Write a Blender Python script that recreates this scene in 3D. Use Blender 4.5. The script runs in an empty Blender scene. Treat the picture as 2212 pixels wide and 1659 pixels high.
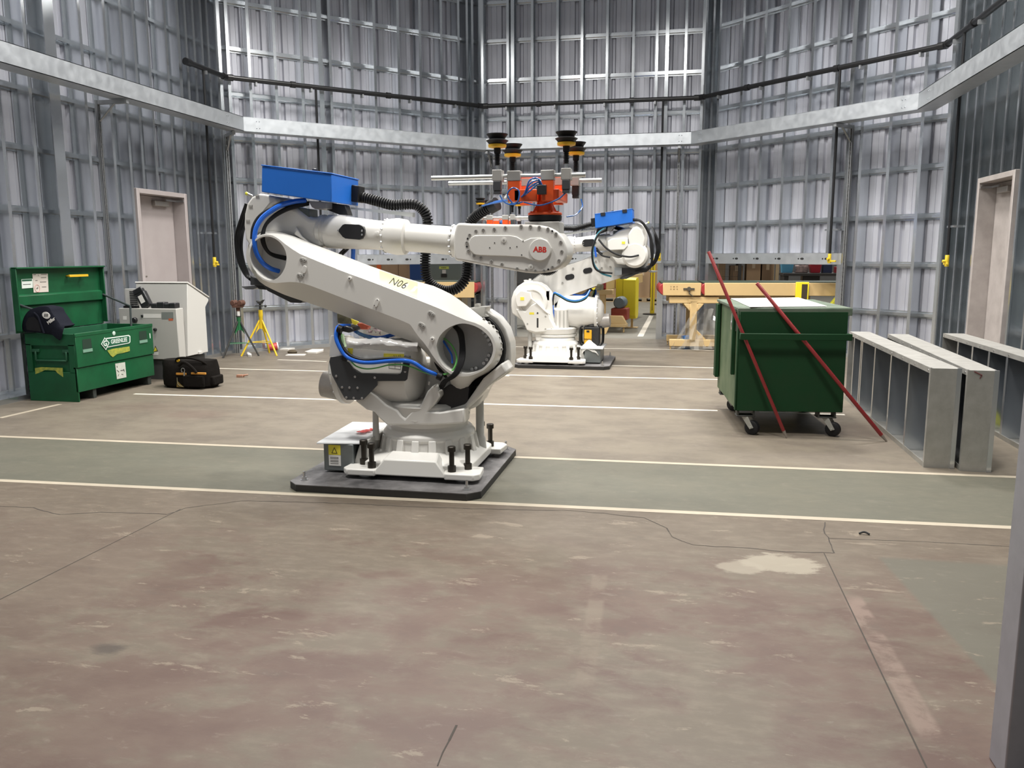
import bpy, bmesh, math, random
from mathutils import Vector, Matrix
random.seed(7)
SC = bpy.context.scene
COL = SC.collection
R = math.radians

# ------------------------------------------------------------------ camera
# World axes: X runs along the back wall, Y towards the back wall, Z up.
FPX, PITCH, ROLL, YAW, CAMH = 1774.18, R(8.9457), R(-0.18584), R(11.3306), 1.40
def _cam_axes():
    def tow(x, y, z):
        d = Vector((x, z*math.cos(PITCH) + y*math.sin(PITCH), -z*math.sin(PITCH) + y*math.cos(PITCH)))
        c, s = math.cos(YAW), math.sin(YAW)
        return Vector((c*d.x - s*d.y, s*d.x + c*d.y, d.z))
    c, s = math.cos(ROLL), math.sin(ROLL)
    return tow(c, s, 0), tow(-s, c, 0), tow(0, 0, 1)
RIGHT, UP, FWD = _cam_axes()
cam = bpy.data.cameras.new('camera'); cam_o = bpy.data.objects.new('camera', cam); COL.objects.link(cam_o)
cam.sensor_fit = 'HORIZONTAL'; cam.sensor_width = 36.0
cam.lens = FPX/2212*36.0
cam.clip_start = 0.05; cam.clip_end = 200
Mc = Matrix((RIGHT, UP, -FWD)).transposed().to_4x4(); Mc.translation = Vector((0, 0, CAMH))
cam_o.matrix_world = Mc
SC.camera = cam_o
CAMP = Vector((0, 0, CAMH))

# ------------------------------------------------------------------ world, lamps, exposure
SC.view_settings.view_transform = 'Standard'
SC.view_settings.look = 'None'
SC.view_settings.gamma = 1.0
SC.view_settings.use_curve_mapping = False
SC.view_settings.exposure = 0.78
w = bpy.data.worlds.new('hall_air'); SC.world = w; w.use_nodes = True
w.node_tree.nodes['Background'].inputs[0].default_value = (0.96, 0.98, 1.0, 1)
w.node_tree.nodes['Background'].inputs[1].default_value = 0.14
def high_bay(name, x, y, z, watts, size=0.9, spread=130, col=(1, 0.972, 0.925)):
    l = bpy.data.lights.new(name, 'AREA'); l.shape = 'DISK'; l.size = size; l.energy = watts
    l.spread = R(spread); l.color = col
    o = bpy.data.objects.new(name, l); COL.objects.link(o); o.location = (x, y, z)
    return o
for lx, ly, lw, sz, sp in ((-3.6, 9.6, 105, .9, 126), (-1.3, 10.2, 95, .9, 126), (1.0, 9.6, 110, .9, 126),
                           (-4.6, 6.6, 65, .5, 164), (-2.4, 6.8, 85, .5, 164), (-.2, 6.8, 85, .5, 164), (1.8, 6.6, 85, .5, 164),
                           (-3.2, 3.7, 85, .9, 130), (0.4, 3.6, 85, .9, 130)):
    high_bay('high_bay_lamp', lx, ly, 6.2, lw, sz, sp)
for fx, fy in ((-4, 18), (1.5, 18), (-1, 24), (5, 24), (6, 15), (-9, 16)):
    high_bay('high_bay_lamp', fx, fy, 7.6, 170, 0.6, 165)

# ------------------------------------------------------------------ measuring helpers (photo -> planes of the real scene)
def ray(u, v):
    return RIGHT*((u - 1106)/FPX) + UP*(-(v - 829.5)/FPX) + FWD
def on_floor(u, v, z=0.0):
    d = ray(u, v); return CAMP + d*((z - CAMH)/d.z)
def on_y(u, v, y):
    d = ray(u, v); return CAMP + d*(y/d.y)
def on_x(u, v, x):
    d = ray(u, v); return CAMP + d*(x/d.x)
def on_plane(u, v, p, n):
    d = ray(u, v); n = Vector(n); return CAMP + d*((Vector(p) - CAMP).dot(n)/d.dot(n))

# ------------------------------------------------------------------ mesh builder
def spline(pts, sub=6):
    P = [Vector(p) for p in pts]
    if len(P) < 3: return P
    P = [P[0]*2 - P[1]] + P + [P[-1]*2 - P[-2]]
    out = []
    for i in range(1, len(P) - 2):
        a, b, c, d = P[i-1], P[i], P[i+1], P[i+2]
        for k in range(sub):
            t = k/sub
            out.append(0.5*((2*b) + (c - a)*t + (2*a - 5*b + 4*c - d)*t*t + (3*b - a - 3*c + d)*t*t*t))
    out.append(P[-2]); return out
class MB:
    def __init__(s): s.v = []; s.f = []
    def add(s, vs, fs):
        o = len(s.v); s.v += [Vector(x) for x in vs]; s.f += [tuple(i + o for i in f) for f in fs]; return s
    def box(s, x0, x1, y0, y1, z0, z1, M=None):
        vs = [Vector((x, y, z)) for z in (z0, z1) for y in (y0, y1) for x in (x0, x1)]
        if M is not None: vs = [M @ q for q in vs]
        return s.add(vs, [(0, 2, 3, 1), (4, 5, 7, 6), (0, 1, 5, 4), (2, 6, 7, 3), (0, 4, 6, 2), (1, 3, 7, 5)])
    def lathe(s, o, ax, prof, n=24, cap=True):
        o = Vector(o); ax = Vector(ax).normalized()
        t = Vector((0, 0, 1)) if abs(ax.z) < .9 else Vector((1, 0, 0))
        e1 = ax.cross(t).normalized(); e2 = ax.cross(e1)
        vs = []; fs = []
        for d, r in prof:
            for k in range(n):
                a = 2*math.pi*k/n
                vs.append(o + ax*d + (e1*math.cos(a) + e2*math.sin(a))*r)
        for i in range(len(prof) - 1):
            for k in range(n):
                k2 = (k + 1) % n
                fs.append((i*n + k, i*n + k2, (i+1)*n + k2, (i+1)*n + k))
        if cap:
            fs.append(tuple(range(n))); fs.append(tuple(range((len(prof)-1)*n, len(prof)*n)))
        return s.add(vs, fs)
    def cyl(s, p0, p1, r0, r1=None, n=16):
        p0 = Vector(p0); p1 = Vector(p1)
        return s.lathe(p0, p1 - p0, [(0, r0), ((p1 - p0).length, r0 if r1 is None else r1)], n)
    def loft(s, loops, cap0=True, cap1=True):
        n = len(loops[0]); vs = [p for l in loops for p in l]; fs = []
        for i in range(len(loops) - 1):
            for k in range(n):
                k2 = (k + 1) % n; fs.append((i*n + k, i*n + k2, (i+1)*n + k2, (i+1)*n + k))
        if cap0: fs.append(tuple(range(n)))
        if cap1: fs.append(tuple(range((len(loops)-1)*n, len(loops)*n)))
        return s.add(vs, fs)
    def prism_xz(s, poly, y0, y1):
        return s.loft([[(x, y0, z) for x, z in poly], [(x, y1, z) for x, z in poly]])
    def prism_xy(s, poly, z0, z1):
        return s.loft([[(x, y, z0) for x, y in poly], [(x, y, z1) for x, y in poly]])
    def prism(s, pts, d):
        d = Vector(d); return s.loft([[Vector(p) for p in pts], [Vector(p) + d for p in pts]])
    def tube(s, pts, r, n=8, sub=6, rad=None):
        P = spline(pts, sub) if sub > 1 else [Vector(p) for p in pts]
        loops = []; prev = None
        for i, p in enumerate(P):
            t = (P[min(i+1, len(P)-1)] - P[max(i-1, 0)]).normalized()
            if prev is None:
                q = Vector((0, 0, 1)) if abs(t.z) < .9 else Vector((1, 0, 0)); e = t.cross(q).normalized()
            else:
                e = (prev - t*prev.dot(t)).normalized()
            prev = e; e2 = t.cross(e); rr = r if rad is None else rad(i/(len(P)-1))
            loops.append([p + (e*math.cos(2*math.pi*k/n) + e2*math.sin(2*math.pi*k/n))*rr for k in range(n)])
        return s.loft(loops)
    def corrugated(s, pts, r0, r1, pitch, n=12):
        P = spline(pts, 14); L = [0]
        for a, b in zip(P, P[1:]): L.append(L[-1] + (b - a).length)
        m = max(2, int(L[-1]/pitch)); loops = []; prev = None; j = 0
        def at(d):
            i = 0
            while i < len(L) - 2 and L[i+1] < d: i += 1
            k = (d - L[i])/max(1e-9, L[i+1] - L[i]); return P[i].lerp(P[i+1], min(1, max(0, k)))
        for i in range(m):
            for off, r in ((0, r0), (.18, r1), (.62, r1), (.8, r0)):
                d = (i + off)*pitch
                if d > L[-1]: break
                p = at(d); t = (at(min(L[-1], d + pitch)) - at(max(0, d - pitch))).normalized()
                if prev is None:
                    q = Vector((0, 0, 1)) if abs(t.z) < .9 else Vector((1, 0, 0)); e = t.cross(q).normalized()
                else: e = (prev - t*prev.dot(t)).normalized()
                prev = e; e2 = t.cross(e)
                loops.append([p + (e*math.cos(2*math.pi*k/n) + e2*math.sin(2*math.pi*k/n))*r for k in range(n)])
        return s.loft(loops)
    def xf(s, M): s.v = [M @ q for q in s.v]; return s
    def shift(s, o): o = Vector(o); s.v = [q + o for q in s.v]; return s
    def mesh(s, name, mat, smooth=True, angle=32, recalc=True):
        me = bpy.data.meshes.new(name); me.from_pydata([tuple(q) for q in s.v], [], s.f)
        if recalc:
            bm = bmesh.new(); bm.from_mesh(me); bmesh.ops.recalc_face_normals(bm, faces=bm.faces); bm.to_mesh(me); bm.free()
        if mat is not None: me.materials.append(mat)
        if smooth:
            me.polygons.foreach_set('use_smooth', [True]*len(me.polygons)); me.set_sharp_from_angle(angle=R(angle))
        me.update(); return me
def link(name, me, parent=None, loc=None):
    o = bpy.data.objects.new(name, me); COL.objects.link(o)
    if parent is not None: o.parent = parent
    if loc is not None: o.location = loc
    return o
EACH = {'stop_post', 'brace', 'base_rib', 'screw', 'leg', 'lid_latch', 'cable_hook', 'yellow_tape', 'motor_fin', 'side_post', 'frame_rail', 'rivet', 'emblem_bar', 'skid'}
JOINED = {'slot', 'print', 'knockout_hole', 'knockout_mark', 'vent_slot', 'crumpled_film', 'slotted_edge'}
def islands(mb):
    p = list(range(len(mb.v)))
    def f(x):
        while p[x] != x: p[x] = p[p[x]]; x = p[x]
        return x
    for fc in mb.f:
        a = f(fc[0])
        for i in fc[1:]: p[f(i)] = a
    g = {}
    for i in range(len(mb.v)): g.setdefault(f(i), []).append(i)
    if len(g) == 1: return [mb]
    out = []; where = {}
    for k, ids in g.items():
        m = MB(); m.v = [mb.v[i] for i in ids]
        for n, i in enumerate(ids): where[i] = (len(out), n)
        out.append(m)
    for fc in mb.f: out[where[fc[0]][0]].f.append(tuple(where[i][1] for i in fc))
    return out
def part(name, mb, mat, parent=None, bevel=0, seg=2, label=None, smooth=True, angle=32, loc=None):
    if name in EACH:
        pcs = islands(mb)
        if len(pcs) > 1: return [_part(name, m, mat, parent, bevel, seg, label, smooth, angle, loc) for m in pcs][0]
    return _part(name, mb, mat, parent, bevel, seg, label, smooth, angle, loc)
def _part(name, mb, mat, parent, bevel, seg, label, smooth, angle, loc):
    o = link(name, mb.mesh(name, mat, smooth, angle), parent, loc)
    if bevel:
        b = o.modifiers.new('bevel', 'BEVEL'); b.width = bevel; b.segments = seg; b.limit_method = 'ANGLE'; b.angle_limit = R(35); b.harden_normals = False
    if label: o['label'] = label
    if name in JOINED: o['kind'] = 'stuff'
    return o
def same(o, parent, loc=None, rot=None, M=None):
    c = o.copy(); COL.objects.link(c); c.parent = parent
    if loc is not None: c.location = loc
    if rot is not None: c.rotation_euler = rot
    if M is not None: c.matrix_local = M
    return c
def tag(o, label, cat=None, group=None, kind=None):
    o['label'] = label
    if cat: o['category'] = cat
    if group: o['group'] = group
    if kind: o['kind'] = kind
    return o
def thing(name, label, cat, loc=(0, 0, 0), rz=0, group=None):
    o = bpy.data.objects.new(name, None); COL.objects.link(o); o.empty_display_size = .1
    o.location = loc; o.rotation_euler = (0, 0, rz); return tag(o, label, cat, group)
def copy_tree(o, parent=None):
    kids = [c for c in o.children]
    c = o.copy(); COL.objects.link(c); c.parent = parent
    for k in kids: copy_tree(k, c)
    return c
def text(name, body, size, mat, parent, M, ext=.0006, bold=0.0, label=None, sx=1.0):
    cu = bpy.data.curves.new(name, 'FONT'); cu.body = body; cu.size = size; cu.extrude = ext; cu.offset = bold
    cu.align_x = 'CENTER'; cu.align_y = 'CENTER'; cu.resolution_u = 3
    t = bpy.data.objects.new(name, cu); COL.objects.link(t)
    me = bpy.data.meshes.new_from_object(t.evaluated_get(bpy.context.evaluated_depsgraph_get()))
    bpy.data.objects.remove(t); bpy.data.curves.remove(cu)
    me.name = name; me.materials.clear(); me.materials.append(mat)
    o = link(name, me, parent); o.matrix_local = M @ Matrix.Scale(sx, 4, (1, 0, 0))
    if label: o['label'] = label
    return o
def face_m(o, xdir, up, nudge=0):
    """matrix whose X runs along xdir, Y along up, placed at o"""
    x = Vector(xdir).normalized(); y = Vector(up); y = (y - x*y.dot(x)).normalized(); z = x.cross(y)
    m = Matrix((x, y, z)).transposed().to_4x4(); m.translation = Vector(o) + z*nudge; return m

# ------------------------------------------------------------------ materials
MATS = {}
def mat(name, col, rough=.5, metal=0.0, spec=.5, noise=0, nscale=8, ncol=None, bump=0, bscale=40, coat=0, emit=0, alpha=1, trans=0, stretch=None, rvar=0):
    if name in MATS: return MATS[name]
    m = bpy.data.materials.new(name); m.use_nodes = True; nt = m.node_tree; b = nt.nodes['Principled BSDF']
    b.inputs['Base Color'].default_value = (*col, 1); b.inputs['Roughness'].default_value = rough
    b.inputs['Metallic'].default_value = metal; b.inputs['Specular IOR Level'].default_value = spec
    b.inputs['Coat Weight'].default_value = coat; b.inputs['Transmission Weight'].default_value = trans
    b.inputs['Alpha'].default_value = alpha
    if noise or bump or rvar:
        tc = nt.nodes.new('ShaderNodeTexCoord'); mp = nt.nodes.new('ShaderNodeMapping'); nt.links.new(tc.outputs['Object'], mp.inputs[0])
        if stretch: mp.inputs['Scale'].default_value = stretch
    if noise:
        n = nt.nodes.new('ShaderNodeTexNoise'); n.inputs['Scale'].default_value = nscale; n.inputs['Detail'].default_value = 5; n.inputs['Roughness'].default_value = .6
        nt.links.new(mp.outputs[0], n.inputs['Vector'])
        r = nt.nodes.new('ShaderNodeValToRGB'); r.color_ramp.elements[0].position = .35; r.color_ramp.elements[1].position = .68
        nt.links.new(n.outputs['Fac'], r.inputs[0])
        mx = nt.nodes.new('ShaderNodeMix'); mx.data_type = 'RGBA'
        mx.inputs['A'].default_value = (*col, 1)
        nc = ncol if ncol else tuple(c*.6 for c in col)
        mx.inputs['B'].default_value = (*nc, 1)
        ml = nt.nodes.new('ShaderNodeMath'); ml.operation = 'MULTIPLY'; ml.inputs[1].default_value = noise
        nt.links.new(r.outputs[0], ml.inputs[0]); nt.links.new(ml.outputs[0], mx.inputs['Factor'])
        nt.links.new(mx.outputs['Result'], b.inputs['Base Color'])
    if rvar:
        n3 = nt.nodes.new('ShaderNodeTexNoise'); n3.inputs['Scale'].default_value = nscale*1.7; n3.inputs['Detail'].default_value = 3
        nt.links.new(mp.outputs[0], n3.inputs['Vector'])
        mr = nt.nodes.new('ShaderNodeMapRange'); mr.inputs['From Min'].default_value = .3; mr.inputs['From Max'].default_value = .7
        mr.inputs['To Min'].default_value = rough - rvar; mr.inputs['To Max'].default_value = rough + rvar
        nt.links.new(n3.outputs['Fac'], mr.inputs['Value']); nt.links.new(mr.outputs[0], b.inputs['Roughness'])
    if bump:
        n2 = nt.nodes.new('ShaderNodeTexNoise'); n2.inputs['Scale'].default_value = bscale; n2.inputs['Detail'].default_value = 4
        nt.links.new(mp.outputs[0], n2.inputs['Vector'])
        bp = nt.nodes.new('ShaderNodeBump'); bp.inputs['Strength'].default_value = bump; bp.inputs['Distance'].default_value = .01
        nt.links.new(n2.outputs['Fac'], bp.inputs['Height']); nt.links.new(bp.outputs[0], b.inputs['Normal'])
    if emit:
        b.inputs['Emission Color'].default_value = (*col, 1); b.inputs['Emission Strength'].default_value = emit
    MATS[name] = m; return m
GALV   = mat('galvanised_stud', (.62, .65, .68), .20, .88, noise=.15, nscale=3, ncol=(.52, .55, .58), rvar=.03)
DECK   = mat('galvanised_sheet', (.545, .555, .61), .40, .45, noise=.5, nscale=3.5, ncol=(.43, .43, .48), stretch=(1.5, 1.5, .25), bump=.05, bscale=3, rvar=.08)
DECKR  = mat('galvanised_sheet_shaded', (.21, .25, .265), .36, .7, noise=.5, nscale=4, ncol=(.14, .17, .18), stretch=(1, 1, .4), rvar=.1)  # sheet colour darkened to carry the grazing-light shade of the right wall
TRAY   = mat('galvanised_tray', (.62, .65, .68), .42, .75, noise=.4, nscale=7, ncol=(.50, .53, .56), rvar=.07)
PANELM = mat('panel_steel', (.47, .46, .43), .45, .65, noise=.7, nscale=9, ncol=(.33, .32, .29), bump=.08, bscale=60)
WHITE  = mat('robot_white', (.74, .725, .685), .36, 0, coat=.2, noise=.25, nscale=5, ncol=(.70, .68, .64))
WHITE2 = mat('robot_grey', (.50, .49, .46), .45, 0, noise=.2, nscale=8)
BLACK  = mat('black_rubber', (.009, .009, .010), .5, spec=.3)
BLACKG = mat('black_plastic', (.02, .02, .022), .35)
CHAR   = mat('charcoal_plate', (.045, .048, .052), .5)
BLUE   = mat('blue_box', (.014, .145, .58), .42, noise=.15, nscale=6)
CBLUE  = mat('blue_cable', (.015, .13, .62), .3)
CGREEN = mat('green_wire', (.12, .42, .10), .4)
ORANGE = mat('orange_paint', (.75, .095, .015), .38, noise=.15, nscale=8)
STEEL  = mat('bright_steel', (.62, .62, .62), .3, 1)
BOLT   = mat('black_bolt', (.035, .030, .024), .42, .6)
ALU    = mat('aluminium_bar', (.66, .68, .67), .35, .8)
ALUG   = mat('clamp_grey', (.38, .37, .35), .5, .3)
YEL    = mat('yellow_plastic', (.72, .42, .02), .45)
RED    = mat('red_print', (.62, .03, .02), .5)
PLATE  = mat('mount_plate', (.06, .058, .06), .45, .3, noise=.9, nscale=5, ncol=(.26, .25, .25), bump=.1, bscale=80)
PLATEE = mat('plate_edge', (.02, .019, .018), .6)
PAPER  = mat('white_paper', (.80, .78, .74), .8)
YELST  = mat('yellow_sticker', (.80, .68, .06), .6)
FADE   = mat('pale_yellow_tape', (.86, .80, .42), .6)
INK    = mat('black_ink', (.02, .02, .02), .7)
# ================================================================== floor
def floor_mat():
    m = bpy.data.materials.new('old_painted_concrete'); m.use_nodes = True; nt = m.node_tree; b = nt.nodes['Principled BSDF']
    N = nt.nodes.new; L = nt.links.new
    tc = N('ShaderNodeTexCoord')
    def noise(scale, detail=6, rough=.6, st=None, dist=0):
        n = N('ShaderNodeTexNoise'); n.inputs['Scale'].default_value = scale; n.inputs['Detail'].default_value = detail
        n.inputs['Roughness'].default_value = rough; n.inputs['Distortion'].default_value = dist
        if st:
            mp = N('ShaderNodeMapping'); mp.inputs['Scale'].default_value = st; L(tc.outputs['Object'], mp.inputs[0]); L(mp.outputs[0], n.inputs['Vector'])
        else: L(tc.outputs['Object'], n.inputs['Vector'])
        return n.outputs['Fac']
    def ramp(x, p0, p1):
        r = N('ShaderNodeMapRange'); r.interpolation_type = 'SMOOTHSTEP'; r.inputs['From Min'].default_value = p0; r.inputs['From Max'].default_value = p1
        L(x, r.inputs['Value']); return r.outputs[0]
    def math_(op, a, b_):
        q = N('ShaderNodeMath'); q.operation = op
        for i, x in enumerate((a, b_)):
            if isinstance(x, (int, float)): q.inputs[i].default_value = x
            else: L(x, q.inputs[i])
        return q.outputs[0]
    def mix(f, a, b_):
        q = N('ShaderNodeMix'); q.data_type = 'RGBA'
        if isinstance(f, (int, float)): q.inputs['Factor'].default_value = f
        else: L(f, q.inputs['Factor'])
        for k, x in (('A', a), ('B', b_)):
            if isinstance(x, tuple): q.inputs[k].default_value = (*x, 1)
            else: L(x, q.inputs[k])
        return q.outputs['Result']
    sx = N('ShaderNodeSeparateXYZ'); L(tc.outputs['Object'], sx.inputs[0]); X, Y = sx.outputs[0], sx.outputs[1]
    # distance in front of the first and second painted line (lines run almost along X)
    def line(p, q):
        k = (q.y - p.y)/(q.x - p.x); c = p.y - k*p.x
        return math_('SUBTRACT', Y, math_('ADD', math_('MULTIPLY', X, k), c))
    d1 = line(on_floor(0, 1038), on_floor(2190, 1140)); d2 = line(on_floor(0, 943), on_floor(2200, 1031))
    patch = noise(4.6, 9, .68, (.8, 1.3, 1), .4); big = noise(.7, 5, .55); med = noise(2.2, 7, .65, (1.0, 1.5, 1)); fine = noise(11, 6, .7, (.7, 1.6, 1)); grit = noise(90, 3)
    tan = mix(ramp(med, .35, .68), (0.225, 0.192, 0.148), (0.168, 0.140, 0.110))
    tan = mix(ramp(fine, .55, .75), tan, (0.252, 0.221, 0.183))
    grn = mix(ramp(med, .3, .7), (0.159, 0.150, 0.114), (0.130, 0.126, 0.096))
    grn = mix(math_('MULTIPLY', ramp(fine, .52, .72), .6), grn, (0.191, 0.176, 0.135))
    red = mix(ramp(med, .33, .62), (0.122, 0.074, 0.059), (0.155, 0.104, 0.081))
    bare = mix(ramp(fine, .4, .7), (0.152, 0.126, 0.093), (0.198, 0.166, 0.124))
    # worn patches of the red paint: broad greyish wear plus ragged pale flakes
    wear = ramp(math_('ADD', math_('ADD', math_('MULTIPLY', big, .55), math_('MULTIPLY', med, .35)), math_('MULTIPLY', patch, .42)), .58, .72)
    edge = ramp(math_('ADD', d1, math_('MULTIPLY', med, 1.2)), -.9, .25)      # paint is gone close to the first line
    rl = ramp(math_('ADD', X, math_('MULTIPLY', med, -1.4)), -1.9, -3.6)
    keep = math_('MAXIMUM', math_('MAXIMUM', math_('MULTIPLY', wear, .85), math_('MULTIPLY', edge, .8)), math_('MULTIPLY', rl, .6))
    near = mix(keep, red, bare)
    # unpainted strip on the right
    def side(p, q):     # signed distance to the line through two floor points
        d = (q - p).normalized(); return math_('ADD', math_('MULTIPLY', X, d.y), math_('ADD', math_('MULTIPLY', Y, -d.x), p.y*d.x - p.x*d.y))
    gp, gq = on_floor(1890, 1203), on_floor(2151, 1490); sg = -1 if (gq - gp).y > 0 else 1
    gx = math_('MULTIPLY', ramp(math_('MULTIPLY', side(gp, gq), -1.0), .0, .03), ramp(Y, gp.y + .03, gp.y - .03))
    near = mix(math_('MULTIPLY', gx, .9), near, (.135, .126, .098))
    def band(pa, pb, wd, f, col):
        nonlocal near
        p, q = on_floor(*pa), on_floor(*pb); d = (q - p); L0 = d.length; d.normalize()
        s = math_('ABSOLUTE', side(p, q), 0); along = math_('ADD', math_('MULTIPLY', X, d.x), math_('ADD', math_('MULTIPLY', Y, d.y), -p.x*d.x - p.y*d.y))
        m = math_('MULTIPLY', ramp(s, wd + .012, wd - .008), math_('MULTIPLY', ramp(along, -.05, .05), ramp(along, L0 + .05, L0 - .05)))
        near = mix(math_('MULTIPLY', math_('MULTIPLY', m, ramp(patch, .38, .56)), f), near, col)
    band((1842, 1290), (2012, 1590), .035, .85, (.25, .18, .145)); band((1296, 1240), (1262, 1480), .03, .6, (.21, .165, .125))
    fl = ramp(noise(3.4, 10, .74, (.8, 2.2, 1), .3), .595, .635)
    near = mix(math_('MULTIPLY', fl, .75), near, (0.272, 0.224, 0.168))
    c = mix(ramp(d1, -.01, .01), near, grn); c = mix(ramp(d2, -.01, .01), c, tan)
    # outside the cell, beyond the steel walls, the slab is bare and pale
    c = mix(ramp(Y, 13.85, 13.95), c, mix(ramp(med, .3, .7), (0.252, 0.241, 0.205), (0.210, 0.200, 0.172)))
    c = mix(math_('MULTIPLY', ramp(patch, .42, .30), .30), c, (.10, .082, .066))
    c = mix(math_('MULTIPLY', ramp(noise(16, 8, .75, (.6, 1.5, 1), .5), .56, .70), .30), c, (.30, .26, .21))
    # dark tyre sweeps and stains
    c = mix(math_('MULTIPLY', ramp(noise(.9, 8, .7, (.5, 2.5, 1), .8), .62, .78), .35), c, (.13, .105, .082))
    c = mix(math_('MULTIPLY', ramp(noise(24, 3, .5, (.6, 1.6, 1)), .72, .78), .5), c, (.10, .085, .07))
    def spot(px, py, r, soft, f, col):
        nonlocal c
        p = on_floor(px, py)
        d = math_('SQRT', math_('ADD', math_('POWER', math_('SUBTRACT', X, p.x), 2), math_('POWER', math_('MULTIPLY', math_('SUBTRACT', Y, p.y), 1.5), 2)), 0)
        d = math_('ADD', d, math_('MULTIPLY', math_('SUBTRACT', fine, .5), r*1.6))
        c = mix(math_('MULTIPLY', ramp(d, r + soft, r - soft), f), c, col)
    spot(1690, 1218, .17, .02, .8, (.36, .32, .25)); spot(1600, 1225, .11, .02, .7, (.34, .30, .235))
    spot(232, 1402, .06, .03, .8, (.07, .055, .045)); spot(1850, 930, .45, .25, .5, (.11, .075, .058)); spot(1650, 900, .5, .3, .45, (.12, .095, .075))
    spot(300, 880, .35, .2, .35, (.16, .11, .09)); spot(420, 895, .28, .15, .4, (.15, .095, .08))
    c = mix(1.0, c, c); hs = N('ShaderNodeHueSaturation'); hs.inputs['Value'].default_value = .76; L(c, hs.inputs['Color']); L(hs.outputs[0], b.inputs['Base Color'])
    rr = N('ShaderNodeMapRange'); rr.inputs['To Min'].default_value = .38; rr.inputs['To Max'].default_value = .62; L(med, rr.inputs['Value']); L(rr.outputs[0], b.inputs['Roughness'])
    b.inputs['Specular IOR Level'].default_value = .35
    bp = N('ShaderNodeBump'); bp.inputs['Strength'].default_value = .12; bp.inputs['Distance'].default_value = .004
    L(math_('ADD', fine, math_('MULTIPLY', grit, .4)), bp.inputs['Height']); L(bp.outputs[0], b.inputs['Normal'])
    return m
fm = MB(); fm.add([(-26, -6, 0), (26, -6, 0), (26, 46, 0), (-26, 46, 0)], [(0, 1, 2, 3)])
floor = part('floor', fm, floor_mat()); tag(floor, 'worn concrete slab with faded red paint and pale lines', kind='structure')
LINE = mat('line_paint', (.40, .35, .27), .6, noise=.5, nscale=5, ncol=(.30, .255, .195))
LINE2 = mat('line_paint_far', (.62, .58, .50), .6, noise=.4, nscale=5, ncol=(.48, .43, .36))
def strip(name, p, q, wd, m, z=.0012, pieces=None):
    p = Vector((p.x, p.y, 0)); q = Vector((q.x, q.y, 0)); d = (q - p).normalized(); nrm = Vector((-d.y, d.x, 0))*wd/2
    b = MB(); b.prism([p - nrm, q - nrm, q + nrm, p + nrm], (0, 0, z)); return part(name, b, m, floor, smooth=False)
def ext(a, b, k0, k1):
    d = b - a; return a - d*k0, b + d*k1
for (a, b, wd, m, k) in (((0, 1038), (2190, 1140), .052, LINE, (.25, .4)), ((0, 943), (2200, 1031), .05, LINE, (.3, .3)),
                     ((290, 851), (1550, 887), .05, LINE2, (0, .0)), ((470, 796), (1100, 812), .045, LINE2, (0, 0)), ((1045, 809), (1560, 820), .05, LINE2, (0, 0)),
                     ((600, 777), (705, 781), .04, LINE2, (0, 0)), ((1300, 789), (1560, 795), .045, LINE2, (0, 0)), ((1060, 748), (1560, 757), .04, LINE2, (0, 0))):
    p, q = ext(on_floor(*a), on_floor(*b), *k); strip('floor_line', p, q, wd, m)
strip('floor_line', on_floor(1640, 890), on_floor(1825, 896), .05, LINE2)
strip('floor_line', on_floor(0, 903), on_floor(130, 873), .05, LINE)
strip('floor_line', on_floor(1383, 727), on_floor(1407, 682), .10, LINE2)
JOINT = mat('slab_joint', (.05, .042, .035), .9)
def ribbon(name, pts, wd, jit=0):
    P = []
    for (a, b) in zip(pts, pts[1:]):
        n = max(1, int((b - a).length/.05)) if jit else 1
        for i in range(n): P.append(a.lerp(b, i/n) + (Vector((random.uniform(-jit, jit), random.uniform(-jit, jit), 0)) if jit else Vector()))
    P.append(pts[-1]); b = MB()
    for a, c in zip(P, P[1:]):
        d = (c - a).normalized(); nr = Vector((-d.y, d.x, 0))*wd*random.uniform(.6, 1.2)/2; z = Vector((0, 0, .0008))
        b.add([a - nr + z, c - nr + z, c + nr + z, a + nr + z], [(0, 1, 2, 3)])
    return part(name, b, JOINT, floor, smooth=False)
p, q = ext(on_floor(1780, 1195), on_floor(2002, 1659), 0, .4); ribbon('slab_joint', [p, q], .006)
p, q = ext(on_floor(0, 1295), on_floor(390, 1100), .5, 0); ribbon('slab_joint', [p, q], .007)
ribbon('floor_crack', [on_floor(*c) for c in ((-60, 1090), (70, 1097), (130, 1112), (220, 1106), (300, 1109), (360, 1111), (400, 1098), (520, 1082), (700, 1086), (900, 1095), (1060, 1100), (1240, 1103), (1390, 1118), (1440, 1140), (1450, 1160), (1500, 1178), (1640, 1186), (1700, 1192), (1800, 1195))], .006, .006)
ribbon('floor_crack', [on_floor(*c) for c in ((1782, 1128), (1778, 1145), (1793, 1170), (1802, 1195))], .006, .005)
ribbon('floor_crack', [on_floor(*c) for c in ((1790, 1163), (1990, 1170), (2190, 1181))], .004, .001)
ribbon('floor_crack', [on_floor(*c) for c in ((985, 1565), (968, 1600), (945, 1655))], .006, .004)

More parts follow.
